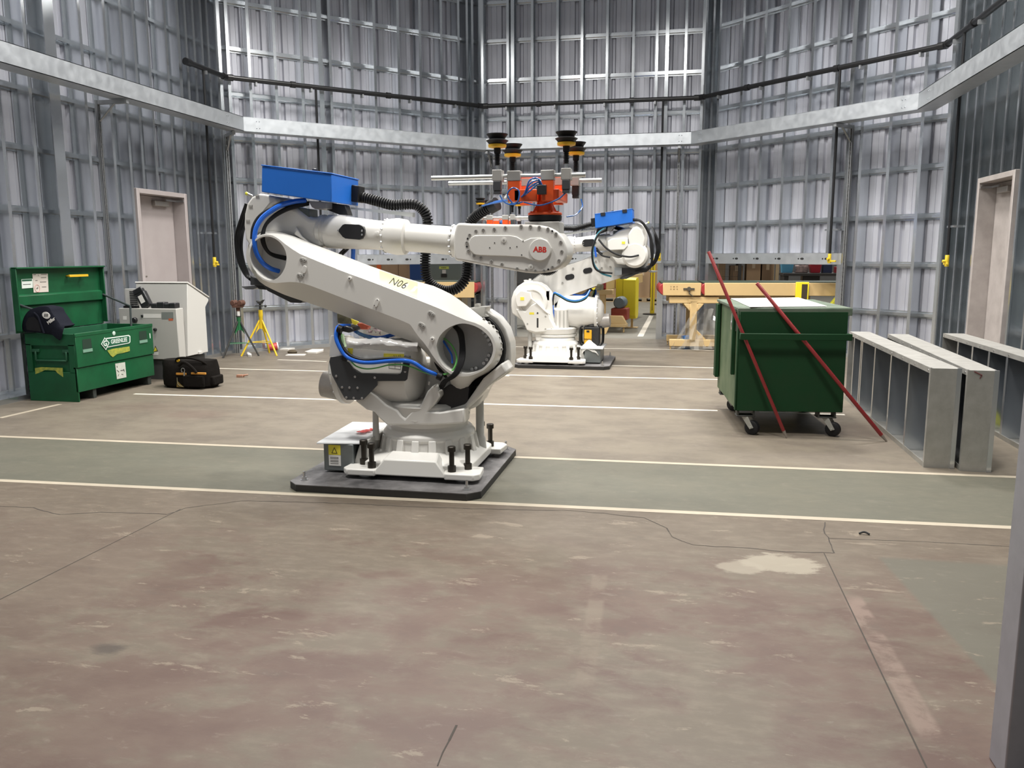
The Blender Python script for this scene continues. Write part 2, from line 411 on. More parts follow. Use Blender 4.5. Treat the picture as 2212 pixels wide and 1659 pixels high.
# ================================================================== steel walls
WALLH = 6.2
class Wall:
    def __init__(s, name, label, O, d, n, L):
        s.O = Vector((*O, 0)); s.d = Vector((*d, 0)); s.n = Vector((*n, 0)); s.L = L
        s.root = bpy.data.objects.new(name, None); COL.objects.link(s.root); tag(s.root, label, kind='structure')
        s.root.matrix_world = s.M(); s.cache = {}
    def M(s):
        m = Matrix((s.d, s.n, Vector((0, 0, 1)))).transposed().to_4x4(); m.translation = s.O; return m
    def w(s, r, n, z): return s.O + s.d*r + s.n*n + Vector((0, 0, z))
    # wall-local axes: x along the wall, y into the room, z up
    def panels(s, m, openings, width=.915):
        cuts = [0.0]
        while cuts[-1] + width < s.L - .05: cuts.append(cuts[-1] + width)
        cuts.append(s.L)
        for o in openings: cuts += [o[0], o[1]]
        cuts = sorted(set(round(c, 4) for c in cuts if 0 <= c <= s.L))
        for a, b in zip(cuts, cuts[1:]):
            if b - a < .02: continue
            z0 = 0.0
            for o in openings:
                if a >= o[0] - .001 and b <= o[1] + .001: z0 = o[2]
            mb = MB(); prof = []
            # ribbed sheet: a trapezoid rib every 0.305 m and two small beads between
            def y(x):
                k = (x/.305) % 1
                if k < .05: return -.210 - .035*k/.05
                if k < .17: return -.245
                if k < .22: return -.245 + .035*(k - .17)/.05
                for c in (.45, .75):
                    if abs(k - c) < .02: return -.217
                return -.210
            xs = {a, b}; k0 = int(a/.305) - 1
            for k in range(k0, int(b/.305) + 2):
                for f in (0, .05, .17, .22, .425, .435, .465, .475, .725, .735, .765, .775):
                    x = (k + f)*.305
                    if a < x < b: xs.add(x)
            xs = sorted(xs); vs = []; fs = []
            for x in xs: vs += [(x, y(x + 1e-6), z0), (x, y(x + 1e-6), WALLH)]
            for i in range(len(xs) - 1): fs.append((2*i, 2*i + 2, 2*i + 3, 2*i + 1))
            mb.add(vs, fs); part('wall_sheet', mb, m, s.root, smooth=False)
    def stud(s, r, z0=0.0, wd=.041, z1=None, m=None, name='stud'):
        z1 = z1 or WALLH; key = (round(z0, 3), round(z1, 3), wd)
        if key not in s.cache:
            t = .0025; D = -.200; h = wd/2
            prof = [(-h, 0), (h, 0), (h, -.013), (h - t, -.013), (h - t, -t), (-h + t, -t), (-h + t, D + t), (h - t, D + t), (h - t, D + .013), (h, D + .013), (h, D), (-h, D)]
            mb = MB(); mb.prism_xy(prof, z0, z1)
            s.cache[key] = mb.mesh(name, m or GALV, False)
        return link(name, s.cache[key], s.root, (r, 0, 0))
    def girt(s, z, openings, m=None):
        seg = [(0.02, s.L - .02)]
        for o in openings:
            if z < o[2]:
                ns = []
                for a, b in seg:
                    if o[0] > a and o[1] < b: ns += [(a, o[0]), (o[1], b)]
                    elif o[0] <= a < o[1]: ns.append((o[1], b))
                    elif o[0] < b <= o[1]: ns.append((a, o[0]))
                    else: ns.append((a, b))
                seg = ns
        for a, b in seg:
            if b - a < .05: continue
            # hat channel: two lips on the sheet, raised middle
            P = [(q_ - .105, w_) for q_, w_ in ((-.10, -.042), (-.10, -.024), (-.060, -.017), (-.060, .017), (-.10, .024), (-.10, .042), (-.097, .042), (-.097, .026), (-.057, .019), (-.057, -.019), (-.097, -.026), (-.097, -.042))]
            mb = MB(); mb.loft([[(a, y, z + q) for y, q in P], [(b, y, z + q) for y, q in P]])
            part('girt', mb, m or GALV, s.root, smooth=False)
GIRTS = [.05, .62, 1.25, 1.86, 2.47, 3.05, 3.66, 4.27, 4.90, 5.5, 6.1]
A_, B_, C_, D_ = (-6.28, 10.85), (-3.28, 13.85), (.32, 13.85), (3.15, 11.02)
q2 = math.sqrt(.5)
HD = 1.25   # underside of the low openings
OP_A = [(1.98, 3.96, 1.40)]; OP_B = [(.51, 2.98, 1.40)]; OP_C = [(1.40, 3.80, 1.40)]
OP_L = [(.985, 2.035, 2.20)]; OP_R = [(1.15, 2.20, 2.20)]
def build_wall(name, label, O, d, n, L, ops, studs, m, wide=()):
    wl = Wall(name, label, O, d, n, L); wl.panels(m, ops)
    for r in studs:
        z0 = 0
        for o in ops:
            if o[0] + .02 < r < o[1] - .02: z0 = o[2]
        wl.stud(r, z0)
    for r, wd in wide: wl.stud(r, 0, wd, name='post')
    for z in GIRTS: wl.girt(z, ops)
    return wl
wl_left = build_wall('wall_left', 'steel stud wall on the left with exposed girts and ribbed sheets', A_, (0, -1), (1, 0), 10.4, OP_L,
    [.03, .24, .39, .58, .76, 1.2, 1.57, 1.83, 2.06, 2.34, 2.74] + [3.53 + .395*i for i in range(17)], DECK, [(3.195, .15), (.93, .06)])
wl_a = build_wall('wall_back_left', 'angled steel stud wall at back left with a low conveyor opening', A_, (q2, q2), (q2, -q2), 4.243, OP_A,
    [.02, .13, .42, .79, 1.18, 1.62, 1.96, 2.34, 2.74, 3.12, 3.5, 3.82, 3.98, 4.08, 4.22], DECK, [(1.47, .07)])
wl_b = build_wall('wall_back', 'back steel stud wall above the wide conveyor opening', B_, (1, 0), (0, -1), 3.6, OP_B,
    [.02, .45, .855, 1.27, 1.67, 2.075, 2.49, 2.86, 3.31, 3.58], DECK, [(.53, .055), (3.02, .055)])
wl_c = build_wall('wall_back_right', 'angled steel stud wall at back right with a low conveyor opening', D_, (-q2, q2), (-q2, -q2), 4.0, OP_C,
    [.02, .35, .77, 1.17, 1.6, 2.0, 2.41, 2.82, 3.23, 3.69, 3.82, 3.97], DECK, [(1.36, .06)])
wl_r = build_wall('wall_right', 'steel stud wall on the right, coloured dark for shade, with a personnel door', D_, (0, -1), (-1, 0), 9.2, OP_R,
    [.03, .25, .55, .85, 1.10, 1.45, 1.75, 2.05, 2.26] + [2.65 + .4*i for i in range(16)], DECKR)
# long perforated headers over the three low openings
def opening_header(wl, ops):
    r0, r1, zt = ops[0]
    b = MB(); b.box(r0 - .03, r1 + .03, -.004, .004, HD, zt + .01); b.box(r0 - .03, r1 + .03, -.20, .004, zt + .006, zt + .01); b.box(r0 - .03, r1 + .03, -.20, .004, HD, HD + .004)
    part('opening_header', b, TRAY, wl.root, smooth=False)
    k = 0; n = 6; hb = MB()
    for i in range(n):
        x = r0 + (r1 - r0)*(i + .5)/n; z = (HD + zt)/2 + .005; y = .0055
        hb.prism_xz([(x + .03*math.cos(t) if math.cos(t) > 0 else x + .02*math.cos(t) - .01, z + .016*math.sin(t)) for t in [j*math.pi/8 for j in range(16)]], .003, y)
        hb.lathe((x + .06, .003, z), (0, 1, 0), [(0, .012), (.0025, .012)], 12)
    part('knockout_hole', hb, INK, wl.root)
    for r in (r0, r1):
        b = MB(); b.box(r - .03, r + .03, -.2, .003, 0, HD); part('jamb', b, GALV, wl.root, smooth=False)
for wl, o in ((wl_a, OP_A), (wl_b, OP_B), (wl_c, OP_C)): opening_header(wl, o)
# base track and splice plates
for wl, ops in ((wl_left, OP_L), (wl_a, OP_A), (wl_b, OP_B), (wl_c, OP_C), (wl_r, OP_R)):
    r0, r1 = ops[0][0], ops[0][1]
    for a, b in ((0, r0), (r1, wl.L)):
        if b - a > .05:
            mb = MB(); mb.box(a, b, -.2, .006, 0, .05); part('base_track', mb, GALV, wl.root, smooth=False)

# ------------------------------------------------------------------ doors
def build_door(name, label, wl, r0, r1, H, hinge_near, paint, handle=True):
    root = bpy.data.objects.new(name, None); COL.objects.link(root); root.matrix_world = wl.M(); tag(root, label, kind='structure')
    fw = .055
    b = MB(); b.box(r0, r0 + fw, -.21, .02, 0, H); b.box(r1 - fw, r1, -.21, .02, 0, H); b.box(r0 + fw, r1 - fw, -.21, .02, H - fw, H)
    part('door_frame', b, paint, root, .003, 1)
    b = MB(); b.box(r0 + fw + .004, r1 - fw - .004, -.20, -.155, .012, H - fw - .004); part('door_leaf', b, paint, root, .002, 1)
    c = r0 + .36 if hinge_near else r1 - .36
    b = MB(); b.box(c - .14, c + .14, -.155, -.10, H - fw - .12, H - fw - .055); cl = part('door_closer', b, mat('closer_grey', (.36, .34, .32), .4, .5), root, .006)
    sgn = 1 if not hinge_near else -1
    b = MB(); b.box(min(c + sgn*.08, c + sgn*.3), max(c + sgn*.08, c + sgn*.3), -.11, -.095, H - fw - .05, H - fw - .03); b.box(c + sgn*.3 - .02, c + sgn*.3 + .02, -.11, .01, H - fw - .055, H - fw - .03)
    part('closer_arm', b, STEEL, cl)
    if not handle: return root      # the far jamb hides its handle
    lx = r1 - fw - .09
    b = MB(); b.box(lx - .035, lx + .035, -.156, -.146, 1.08, 1.28); b.cyl((lx, -.15, 1.15), (lx, -.10, 1.15), .012); b.box(lx - .11, lx, -.11, -.096, 1.14, 1.16)
    part('door_handle', b, STEEL, root, .002, 1)
    return root
DOORL = mat('door_primer', (.37, .33, .325), .55, noise=.35, nscale=4, ncol=(.30, .26, .255))
DOORR = mat('door_primer_pale', (.42, .38, .36), .55, noise=.6, nscale=5, ncol=(.27, .24, .225))
build_door('door_1', 'grey primed steel door in the left wall behind the white cabinets', wl_left, 1.0, 2.02, 2.19, True, DOORL)
build_door('door_2', 'mottled pale steel door in the right wall', wl_r, 1.17, 2.18, 2.19, True, DOORR, False)

# ------------------------------------------------------------------ ring tray and pipes
LINES = [((-6.28, 0), (1, 0)), (A_, (q2, -q2)), (B_, (0, -1)), (D_, (-q2, -q2)), ((3.15, 0), (-1, 0))]
def ring(off, y_left, y_right):
    def inter(a, b):
        (p, n), (p2, n2) = a, b
        c1 = p[0]*n[0] + p[1]*n[1] + off; c2 = p2[0]*n2[0] + p2[1]*n2[1] + off
        det = n[0]*n2[1] - n[1]*n2[0]
        return ((c1*n2[1] - c2*n[1])/det, (n[0]*c2 - n2[0]*c1)/det)
    P = [(-6.28 + off, y_left)] + [inter(LINES[i], LINES[i+1]) for i in range(4)] + [(3.15 - off, y_right)]
    return [Vector((*p, 0)) for p in P]
TRAYS = [thing('cable_tray', 'galvanised tray length along the ' + w_, 'cable tray', (0, 0, 0), 0, 'ring of wall trays') for w_ in ('left wall above the grey door', 'angled back left wall, behind the blue box', 'straight back wall, behind the suction cups', 'angled back right wall, above the green bin', 'right wall above the mottled door')]
TZ0, TZ1 = 3.08, 3.27
fo = ring(.42, 2.5, 2.5); bo = ring(.20, 2.5, 2.5)
for i in range(5):
    a, b, c, d = fo[i], fo[i+1], bo[i+1], bo[i]; t = .006
    mb = MB(); up = Vector((0, 0, 1))
    nrm = (d - a).normalized()*t
    mb.prism([a + up*TZ0, b + up*TZ0, b + up*TZ1, a + up*TZ1], nrm)
    mb.prism([a + up*TZ0, b + up*TZ0, c + up*TZ0, d + up*TZ0], up*t)
    mb.prism([a + up*(TZ1 - t), b + up*(TZ1 - t), c + up*(TZ1 - t), d + up*(TZ1 - t)], up*t)
    part('tray_section', mb, TRAY, TRAYS[i], smooth=False)
    # rivets at the splice
    for k in (.05, .95):
        p = a.lerp(b, k) - nrm*.3; rb = MB(); e = (b - a).normalized()
        for dx in (-.02, .02):
            for dz in (.05, .14): rb.lathe(p + e*dx + up*(TZ0 + dz), -nrm, [(0, .007), (.005, .005)], 8)
        part('rivet', rb, GALV, TRAYS[i])
SLOT = mat('slotted_strut', (.36, .37, .38), .45, .7)
def strut(wl, r, z1=3.075):
    parent = TRAYS[[wl_left, wl_a, wl_b, wl_c, wl_r].index(wl)]
    b = MB(); M = wl.M()
    for x0, x1, y0, y1 in ((-.021, .021, .008, .012), (-.021, -.017, .012, .043), (.017, .021, .012, .043), (-.021, -.007, .040, .043), (.007, .021, .040, .043)): b.box(x0, x1, y0, y1, 0, z1)
    b.shift((r, 0, 0)).xf(M); o = part('slotted_post', b, SLOT, parent, smooth=False)
    h = MB(); z = .08
    while z < z1 - .05: h.box(-.006, .006, .0435, .0445, z, z + .03); z += .06
    h.shift((r, 0, 0)).xf(M); part('slot', h, INK, o, smooth=False)
    b = MB(); b.box(-.02, .02, .01, .40, z1 - .045, z1 - .003); b.prism([(-.012, .04, z1 - .22), (-.012, .05, z1 - .22), (-.012, .24, z1 - .045), (-.012, .22, z1 - .045)], (.024, 0, 0))
    b.shift((r, 0, 0)).xf(M); part('tray_bracket', b, SLOT, parent, smooth=False)
for wl, r in ((wl_left, 2.60), (wl_left, 5.6), (wl_a, .04), (wl_b, .17), (wl_b, 3.25), (wl_c, 1.30), (wl_r, 4.2)): strut(wl, r)
air = thing('air_main', 'black compressed air pipe ringing the walls above the tray, with drops', 'pipe', (0, 0, 0))
PIPE = mat('black_pipe', (.014, .014, .015), .32)
VALVE = mat('valve_yellow', (.70, .50, .03), .4)
PZ = 3.82; pr = ring(.13, 9.85, 3.0)
for i in range(5):
    a, b = pr[i] + Vector((0, 0, PZ)), pr[i+1] + Vector((0, 0, PZ)); mb = MB(); mb.cyl(a, b, .034, n=14)
    mb.lathe(b, (b - a), [(-.09, .045), (.02, .045)], 14); mb.lathe(a, (b - a), [(-.02, .045), (.09, .045)], 14)
    L_ = (b - a).length; d = (b - a).normalized(); k = .9
    while k < L_ - .5: mb.lathe(a + d*k, d, [(0, .045), (.07, .045)], 14); k += 1.5
    part('pipe', mb, PIPE, air)
    k = .4
    while k < L_ - .2:
        cb = MB(); q = a + d*k; cb.box(-.012, .012, -.04, .04, -.075, -.03, Matrix.Translation(q) @ d.to_track_quat('X', 'Z').to_matrix().to_4x4()); part('pipe_hanger', cb, SLOT, air, smooth=False); k += .8
for wl, r, zb in ((wl_left, .62, 1.28), (wl_a, 1.33, .9), (wl_b, 2.98, 1.32), (wl_c, 1.46, 1.30), (wl_r, .72, 1.28)):
    p = wl.w(r, .13, 0); mb = MB(); mb.cyl(p + Vector((0, 0, zb + .08)), p + Vector((0, 0, PZ)), .017, n=10); dp = part('drop_pipe', mb, PIPE, air)
    vb = MB(); q = p + Vector((0, 0, zb)); vb.cyl(q + Vector((0, 0, -.03)), q + Vector((0, 0, .1)), .024, n=10); vb.box(-.1, .03, -.012, .012, -.012, .012, Matrix.Translation(q) @ wl.M().to_3x3().to_4x4()); vb.cyl(q + wl.n*.05 + Vector((0, 0, .03)), q + Vector((0, 0, .03)), .018, n=8)
    part('valve', vb, VALVE, dp, .003, 1)
    cb = MB(); cb.box(-.1, .1, -.13, .0, -.012, .012, Matrix.Translation(p + Vector((0, 0, zb + .42))) @ wl.M().to_3x3().to_4x4()); part('pipe_clamp', cb, GALV, dp, smooth=False)
# near right jamb of the opening the camera looks through
b = MB(); e = on_floor(2150, 1659); b.box(e.x, e.x + .16, e.y - .06, e.y + .05, 0, 2.3)
tr = part('trim_1', b, mat('near_jamb', (.42, .43, .48), .45, .6, noise=.3, nscale=10), None, .004); tag(tr, 'steel jamb close by at the right edge of the view', kind='structure')
sb = MB()
for z in (.35, .62, .86, 1.12): sb.lathe((e.x + .05, e.y - .06, z), (0, -1, 0), [(0, .006), (.004, .005)], 8)
part('screw', sb, BOLT, tr)
# ================================================================== robots
RO = Vector((-1.56, 4.98, .045))            # foot of the near robot; local +x is the way the arm reaches
def c1(x, y): return (480 + x/3.386, 330 + y/3.386)
def c2(x, y): return (600 + x/3.606, 640 + y/3.606)
def c3(x, y): return (900 + x/4.096, 280 + y/4.096)
def cd(x, y): return (500 + x/6.637, 390 + y/6.637)
def ce(x, y): return (880 + x/6.9125, 660 + y/6.9125)
def cf(x, y): return (690 + x/6.911, 660 + y/6.911)
def cg(x, y): return (1000 + x/7.373, 290 + y/7.373)
def lp(c, x, y, ly):                        # photo point -> robot-local (x, z) on the plane y = ly
    p = on_y(*c(x, y), RO.y + ly) - RO; return (p.x, p.z)
def lps(c, pts, ly): return [lp(c, x, y, ly) for x, y in pts]
def l3(c, x, y, ly): a = lp(c, x, y, ly); return (a[0], ly, a[1])
R2O = Vector((-1.52, 10.5, .045))
def h4(x, y): return (1080 + x/4.367, 430 + y/4.367)
def l2(x, y, ly):                           # far robot, turned half round: local point on the plane y = ly
    p = on_y(*h4(x, y), R2O.y - ly) - R2O; return (-p.x, p.z)
def l2s(pts, ly): return [l2(x, y, ly) for x, y in pts]
def resample(pts, n):
    P = [Vector(p) for p in pts]; L = [0]
    for a, b in zip(P, P[1:]): L.append(L[-1] + (b - a).length)
    out = []
    for k in range(n):
        d = L[-1]*k/n; i = 0
        while i < len(L) - 2 and L[i+1] < d: i += 1
        out.append(P[i].lerp(P[i+1], (d - L[i])/max(1e-9, L[i+1] - L[i])))
    return out
def smooth2(pts, closed=True, sub=4):
    P = [Vector((*p, 0)) for p in pts]; n = len(P); out = []
    for i in range(n):
        a, b, c, d = P[i-1], P[i], P[(i+1) % n], P[(i+2) % n]
        for k in range(sub):
            t = k/sub; q = 0.5*((2*b) + (c - a)*t + (2*a - 5*b + 4*c - d)*t*t + (3*b - a - 3*c + d)*t*t*t); out.append((q.x, q.y))
    return out
def circ(cx, cz, r, n=32): return [(cx + r*math.cos(2*math.pi*k/n), cz + r*math.sin(2*math.pi*k/n)) for k in range(n)]
def holed_face(outer, holes, y):
    """flat face with holes on the plane y, returned as a triangle MB"""
    bm = bmesh.new(); es = []
    for loop in [outer] + holes:
        vs = [bm.verts.new((x, y, z)) for x, z in loop]
        for i in range(len(vs)): es.append(bm.edges.new((vs[i], vs[(i+1) % len(vs)])))
    bmesh.ops.triangle_fill(bm, edges=es, use_beauty=True); bm.verts.index_update()
    mb = MB(); mb.add([v.co.copy() for v in bm.verts], [tuple(v.index for v in f.verts) for f in bm.faces]); bm.free(); return mb
def weld(mb, d=1e-4):
    bm = bmesh.new(); vs = [bm.verts.new(v) for v in mb.v]
    for f in mb.f:
        try: bm.faces.new([vs[i] for i in f])
        except ValueError: pass
    bmesh.ops.remove_doubles(bm, verts=bm.verts, dist=d); bm.verts.index_update()
    o = MB(); o.add([v.co.copy() for v in bm.verts], [tuple(v.index for v in f.verts) for f in bm.faces]); bm.free(); return o
_bolt = {}
def bolt(parent, p, axis, r=.008, h=.006, m=None, name='bolt'):
    m = m or STEEL; key = (round(r, 4), round(h, 4), m.name, name)
    if key not in _bolt:
        b = MB(); b.lathe((0, 0, 0), (0, 0, 1), [(0, r), (h*.8, r), (h, r*.85), (h, r*.5), (h*.4, r*.5)], 10); _bolt[key] = b.mesh(name, m)
    o = link(name, _bolt[key], parent); o.matrix_local = Matrix.Translation(Vector(p)) @ Vector(axis).to_track_quat('Z', 'Y').to_matrix().to_4x4(); return o
SEAL = mat('bolt_recess', (.36, .35, .33), .5, .0)
FILM = mat('clear_film', (.80, .78, .76), .12, 0, alpha=.5, bump=.4, bscale=18, spec=.8)
DARKCAST = mat('gear_face', (.33, .33, .33), .5, .2, noise=.2, nscale=12)

def build_robot(label):
    T = thing('industrial_robot', label, 'robot')
    Y = (0, 1, 0)
    # ---- foot casting
    b = MB()
    def sq(a, c, z, n=48, p=4.0):
        out = []
        for k in range(n):
            t = 2*math.pi*k/n; cx, sy = math.cos(t), math.sin(t)
            out.append((math.copysign(abs(cx)**(2/p), cx)*a, math.copysign(abs(sy)**(2/p), sy)*c + .06, z))
        return out
    b.loft([sq(.36, .36, .035, p=7), sq(.36, .36, .085, p=7), sq(.345, .345, .10, p=5), sq(.305, .305, .128, p=2.6), sq(.298, .298, .14, p=2), sq(.292, .292, .205, p=2), sq(.300, .300, .212, p=2), sq(.298, .298, .235, p=2), sq(.275, .275, .262, p=2), sq(.255, .255, .270, p=2), sq(.25, .25, .31, p=2)])
    base = part('base_casting', b, WHITE, T, .004, angle=22)
    for sx in (-1, 1):
        for sy in (-1, 1):
            b = MB(); pl = [(sx*.18, .06 + sy*.24), (sx*.42, .06 + sy*.24), (sx*.435, .06 + sy*.40), (sx*.40, .06 + sy*.44), (sx*.22, .06 + sy*.44)]
            b.prism_xy(pl, .022, .062); ft = part('foot', b, WHITE, T, .008)
            b = MB(); b.lathe((sx*.31, .06 + sy*.34, 0), (0, 0, 1), [(0, .045), (.022, .045)], 20); part('foot_pad', b, STEEL, ft)
            for bx, by in ((.335, .31), (.255, .385)):
                b = MB(); b.lathe((0, 0, 0), (0, 0, 1), [(0, .026), (.035, .026), (.035, .016), (.125, .016), (.125, .025), (.152, .025), (.156, .021)], 12)
                key = 'footbolt'
                if key not in _bolt: _bolt[key] = b.mesh('foot_bolt', BOLT)
                link('foot_bolt', _bolt[key], ft, (sx*bx, .06 + sy*by, .062))
    for sgn in (-1, 1):
        b = MB(); y0 = .06 + sgn*.30; y1 = .06 + sgn*.435
        b.loft([[(-.22, y0, .03), (.22, y0, .03), (.15, y0, .155), (-.15, y0, .155)], [(-.24, y1, .03), (.24, y1, .03), (.165, y1 - sgn*.015, .128), (-.165, y1 - sgn*.015, .128)]])
        part('base_block', b, WHITE, T, .008)
    b = MB()
    for k in range(18):
        a = 2*math.pi*(k + .5)/18; m = Matrix.Translation((0, .06, 0)) @ Matrix.Rotation(a, 4, 'Z')
        b.loft([[m @ Vector(p) for p in ((.27, -.026, .115), (.27, .026, .115), (.27, .022, .225), (.27, -.022, .225))], [m @ Vector(p) for p in ((.326, -.026, .115), (.326, .026, .115), (.304, .022, .218), (.304, -.022, .218))]])
    part('base_rib', b, WHITE, base, .004)
    # ---- connection box behind the foot
    b = MB(); b.box(-.60, -.40, -.26, .28, .012, .185); cb = part('connection_box', b, mat('box_grey', (.20, .22, .22), .35, .5, noise=.4, nscale=6), T, .006)
    b = MB(); b.loft([[(-.635, -.29, .186), (-.355, -.25, .186), (-.355, .30, .186), (-.635, .30, .186)], [(-.63, -.285, .198), (-.36, -.245, .200), (-.36, .295, .215), (-.63, .295, .212)]])
    lid = part('cover', b, mat('cover_white', (.66, .67, .68), .4), cb, .004)
    text('logo', 'ABB', .085, RED, cb, face_m((-.42, .02, .214), (-.35, -1, .03), (1, -.1, 0), .002), bold=.004)
    b = MB(); b.box(-.565, -.485, -.2625, -.2605, .115, .178); ws = part('warning_sticker', b, YELST, cb, smooth=False)
    b = MB(); b.prism([(-.545, -.2632, .124), (-.505, -.2632, .124), (-.525, -.2632, .165)], (0, -.0004, 0)); part('warning_triangle', b, INK, cb, smooth=False)
    b = MB(); b.prism([(-.538, -.2637, .128), (-.512, -.2637, .128), (-.525, -.2637, .156)], (0, -.0004, 0)); part('warning_triangle', b, YELST, cb, smooth=False)
    b = MB(); b.box(-.565, -.485, -.2625, -.2605, .045, .113); part('rating_label', b, PAPER, cb, smooth=False)
    b = MB()
    for z in (.098, .09, .078, .07, .058): b.box(-.555, -.50, -.2632, -.2628, z, z + .0025)
    part('print', b, INK, cb, smooth=False)
    b = MB(); b.prism([(-.42, -.24, .03), (-.33, -.24, .03), (-.30, -.24, .22), (-.36, -.24, .20)], (0, .5, 0)); part('connector_bracket', b, WHITE2, T, .006)
    b = MB(); b.lathe((-.30, -.12, .19), (0, 0, 1), [(0, .022), (.20, .018)], 12); b.lathe((.31, .18, .06), (0, 0, 1), [(0, .045), (.10, .038), (.12, .028), (.36, .026)], 16); part('stop_post', b, WHITE2, T)
    # ---- turning column
    b = MB(); b.lathe((0, .03, 0), (0, 0, 1), [(.29, .24), (.318, .24), (.32, .268), (.345, .272), (.35, .252), (.362, .252), (.364, .262), (.425, .275), (.44, .25)], 48); part('turntable', b, WHITE, T)
    # front cheek: the V shaped cradle in front of the balancing drum
    pl = [(600, 815), (720, 742), (760, 770), (840, 845), (930, 890), (960, 930), (990, 955), (1040, 900), (1100, 870), (1165, 740), (1215, 690), (1245, 700), (1262, 780), (1215, 850), (1170, 900), (1260, 905), (1450, 875), (1455, 990), (1290, 1000), (850, 1005), (790, 950), (750, 900), (690, 885)]
    b = MB(); b.prism_xz(lps(c2, pl, -.24), -.24, -.12); ck = part('cradle_cheek', b, WHITE, T, .010)
    b = MB(); pl = [(1000, 1000), (1180, 900), (1300, 925), (1470, 870), (1590, 770), (1660, 690), (1500, 720), (1450, 840), (1330, 870), (1280, 860), (1190, 890)]
    # right cheek with the axis-two hub, behind the lower arm
    pl = [(1000, 1015), (1440, 1005), (1452, 900), (1555, 860), (1590, 790), (1640, 705), (1800, 600), (1815, 480), (1811, 370), (1774, 256), (1710, 172), (1622, 112), (1500, 96), (1380, 110), (1290, 160), (1210, 260), (1180, 400), (1180, 560), (1160, 700), (1080, 860)]
    b = MB(); b.prism_xz(lps(c2, pl, .05), .05, .24); hub = part('shoulder_cheek', b, WHITE, T, .014, 3)
    pl = [(1010, 1015), (1200, 985), (1440, 905), (1555, 800), (1640, 705), (1788, 590), (1745, 520), (1600, 640), (1460, 840), (1200, 920)]
    b = MB(); b.prism_xz(lps(c2, pl, -.16), -.16, .06); part('shoulder_rib', b, WHITE, T, .012)
    b = MB(); b.prism_xz([lp(c2, x, y, .0) for x, y in ((1490, 92), (1625, 82), (1610, 140), (1640, 160), (1550, 170), (1480, 130))], .0, .14); b.prism_xz([lp(c2, x, y, .03) for x, y in ((1530, 60), (1562, 60), (1562, 92), (1530, 92))], .04, .10); part('lifting_lug', b, WHITE, hub, .004)
    hx, hz = lp(c2, 1478, 415, 0)
    b = MB(); b.lathe((hx, .052, hz), (0, -1, 0), [(0, .238), (.048, .238), (.048, .20)], 56); part('shaft_gap_shade', b, BLACK, T)  # black ring paints the shaded gap between arm ring and hub
    # black block standing for the cables and shade in the cavity between the cheeks
    b = MB(); b.prism_xz([lp(c2, x, y, -.15) for x, y in ((1185, 885), (1215, 790), (1262, 740), (1330, 690), (1420, 690), (1490, 715), (1478, 850), (1330, 880))], -.15, .05); part('cable_well', b, BLACKG, T, .004)
    # hooks on the cradle
    b = MB()
    for p, q_ in (((1175, 690), (1180, 665)), ((1215, 705), (1236, 686)), ((1255, 745), (1278, 730))): b.cyl(l3(c2, *p, -.25), l3(c2, *q_, -.25), .006, n=8)
    part('cable_hook', b, WHITE2, ck)
    # ---- balancing drum
    a0 = lp(c2, 480, 575, -.02); a1 = lp(c2, 1110, 575, -.02); dz = .04
    ax = Vector((a1[0] - a0[0], 0, 0)); Ld = ax.length
    b = MB(); b.lathe((a0[0], -.03, .625), (1, 0, 0), [(-.03, .10), (0, .15), (.05, .185), (.18, .205), (.22, .21), (Ld - .10, .212), (Ld - .04, .20), (Ld, .16), (Ld + .02, .10)], 48)
    drum = part('balancing_drum', b, WHITE, T)
    b = MB(); b.lathe((a0[0] + .06, -.03, .625), (1, 0, 0), [(-.02, .19), (-.02, .222), (.015, .222), (.015, .19)], 48); part('drum_flange', b, WHITE, drum, .002, 1)
    for k in range(20):
        t = 2*math.pi*k/20; bolt(drum, (a0[0] + .04, -.03 + .208*math.cos(t), .625 + .208*math.sin(t)), (-1, 0, 0), .008, .01)
    b = MB(); b.lathe((a0[0] - .06, -.02, .52), (1, 0, -.1), [(-.06, .05), (-.05, .085), (.08, .095), (.14, .09)], 24); part('drum_motor', b, mat('film_grey', (.46, .43, .40), .3, .2, noise=.5, nscale=14), T)
    return T, hub

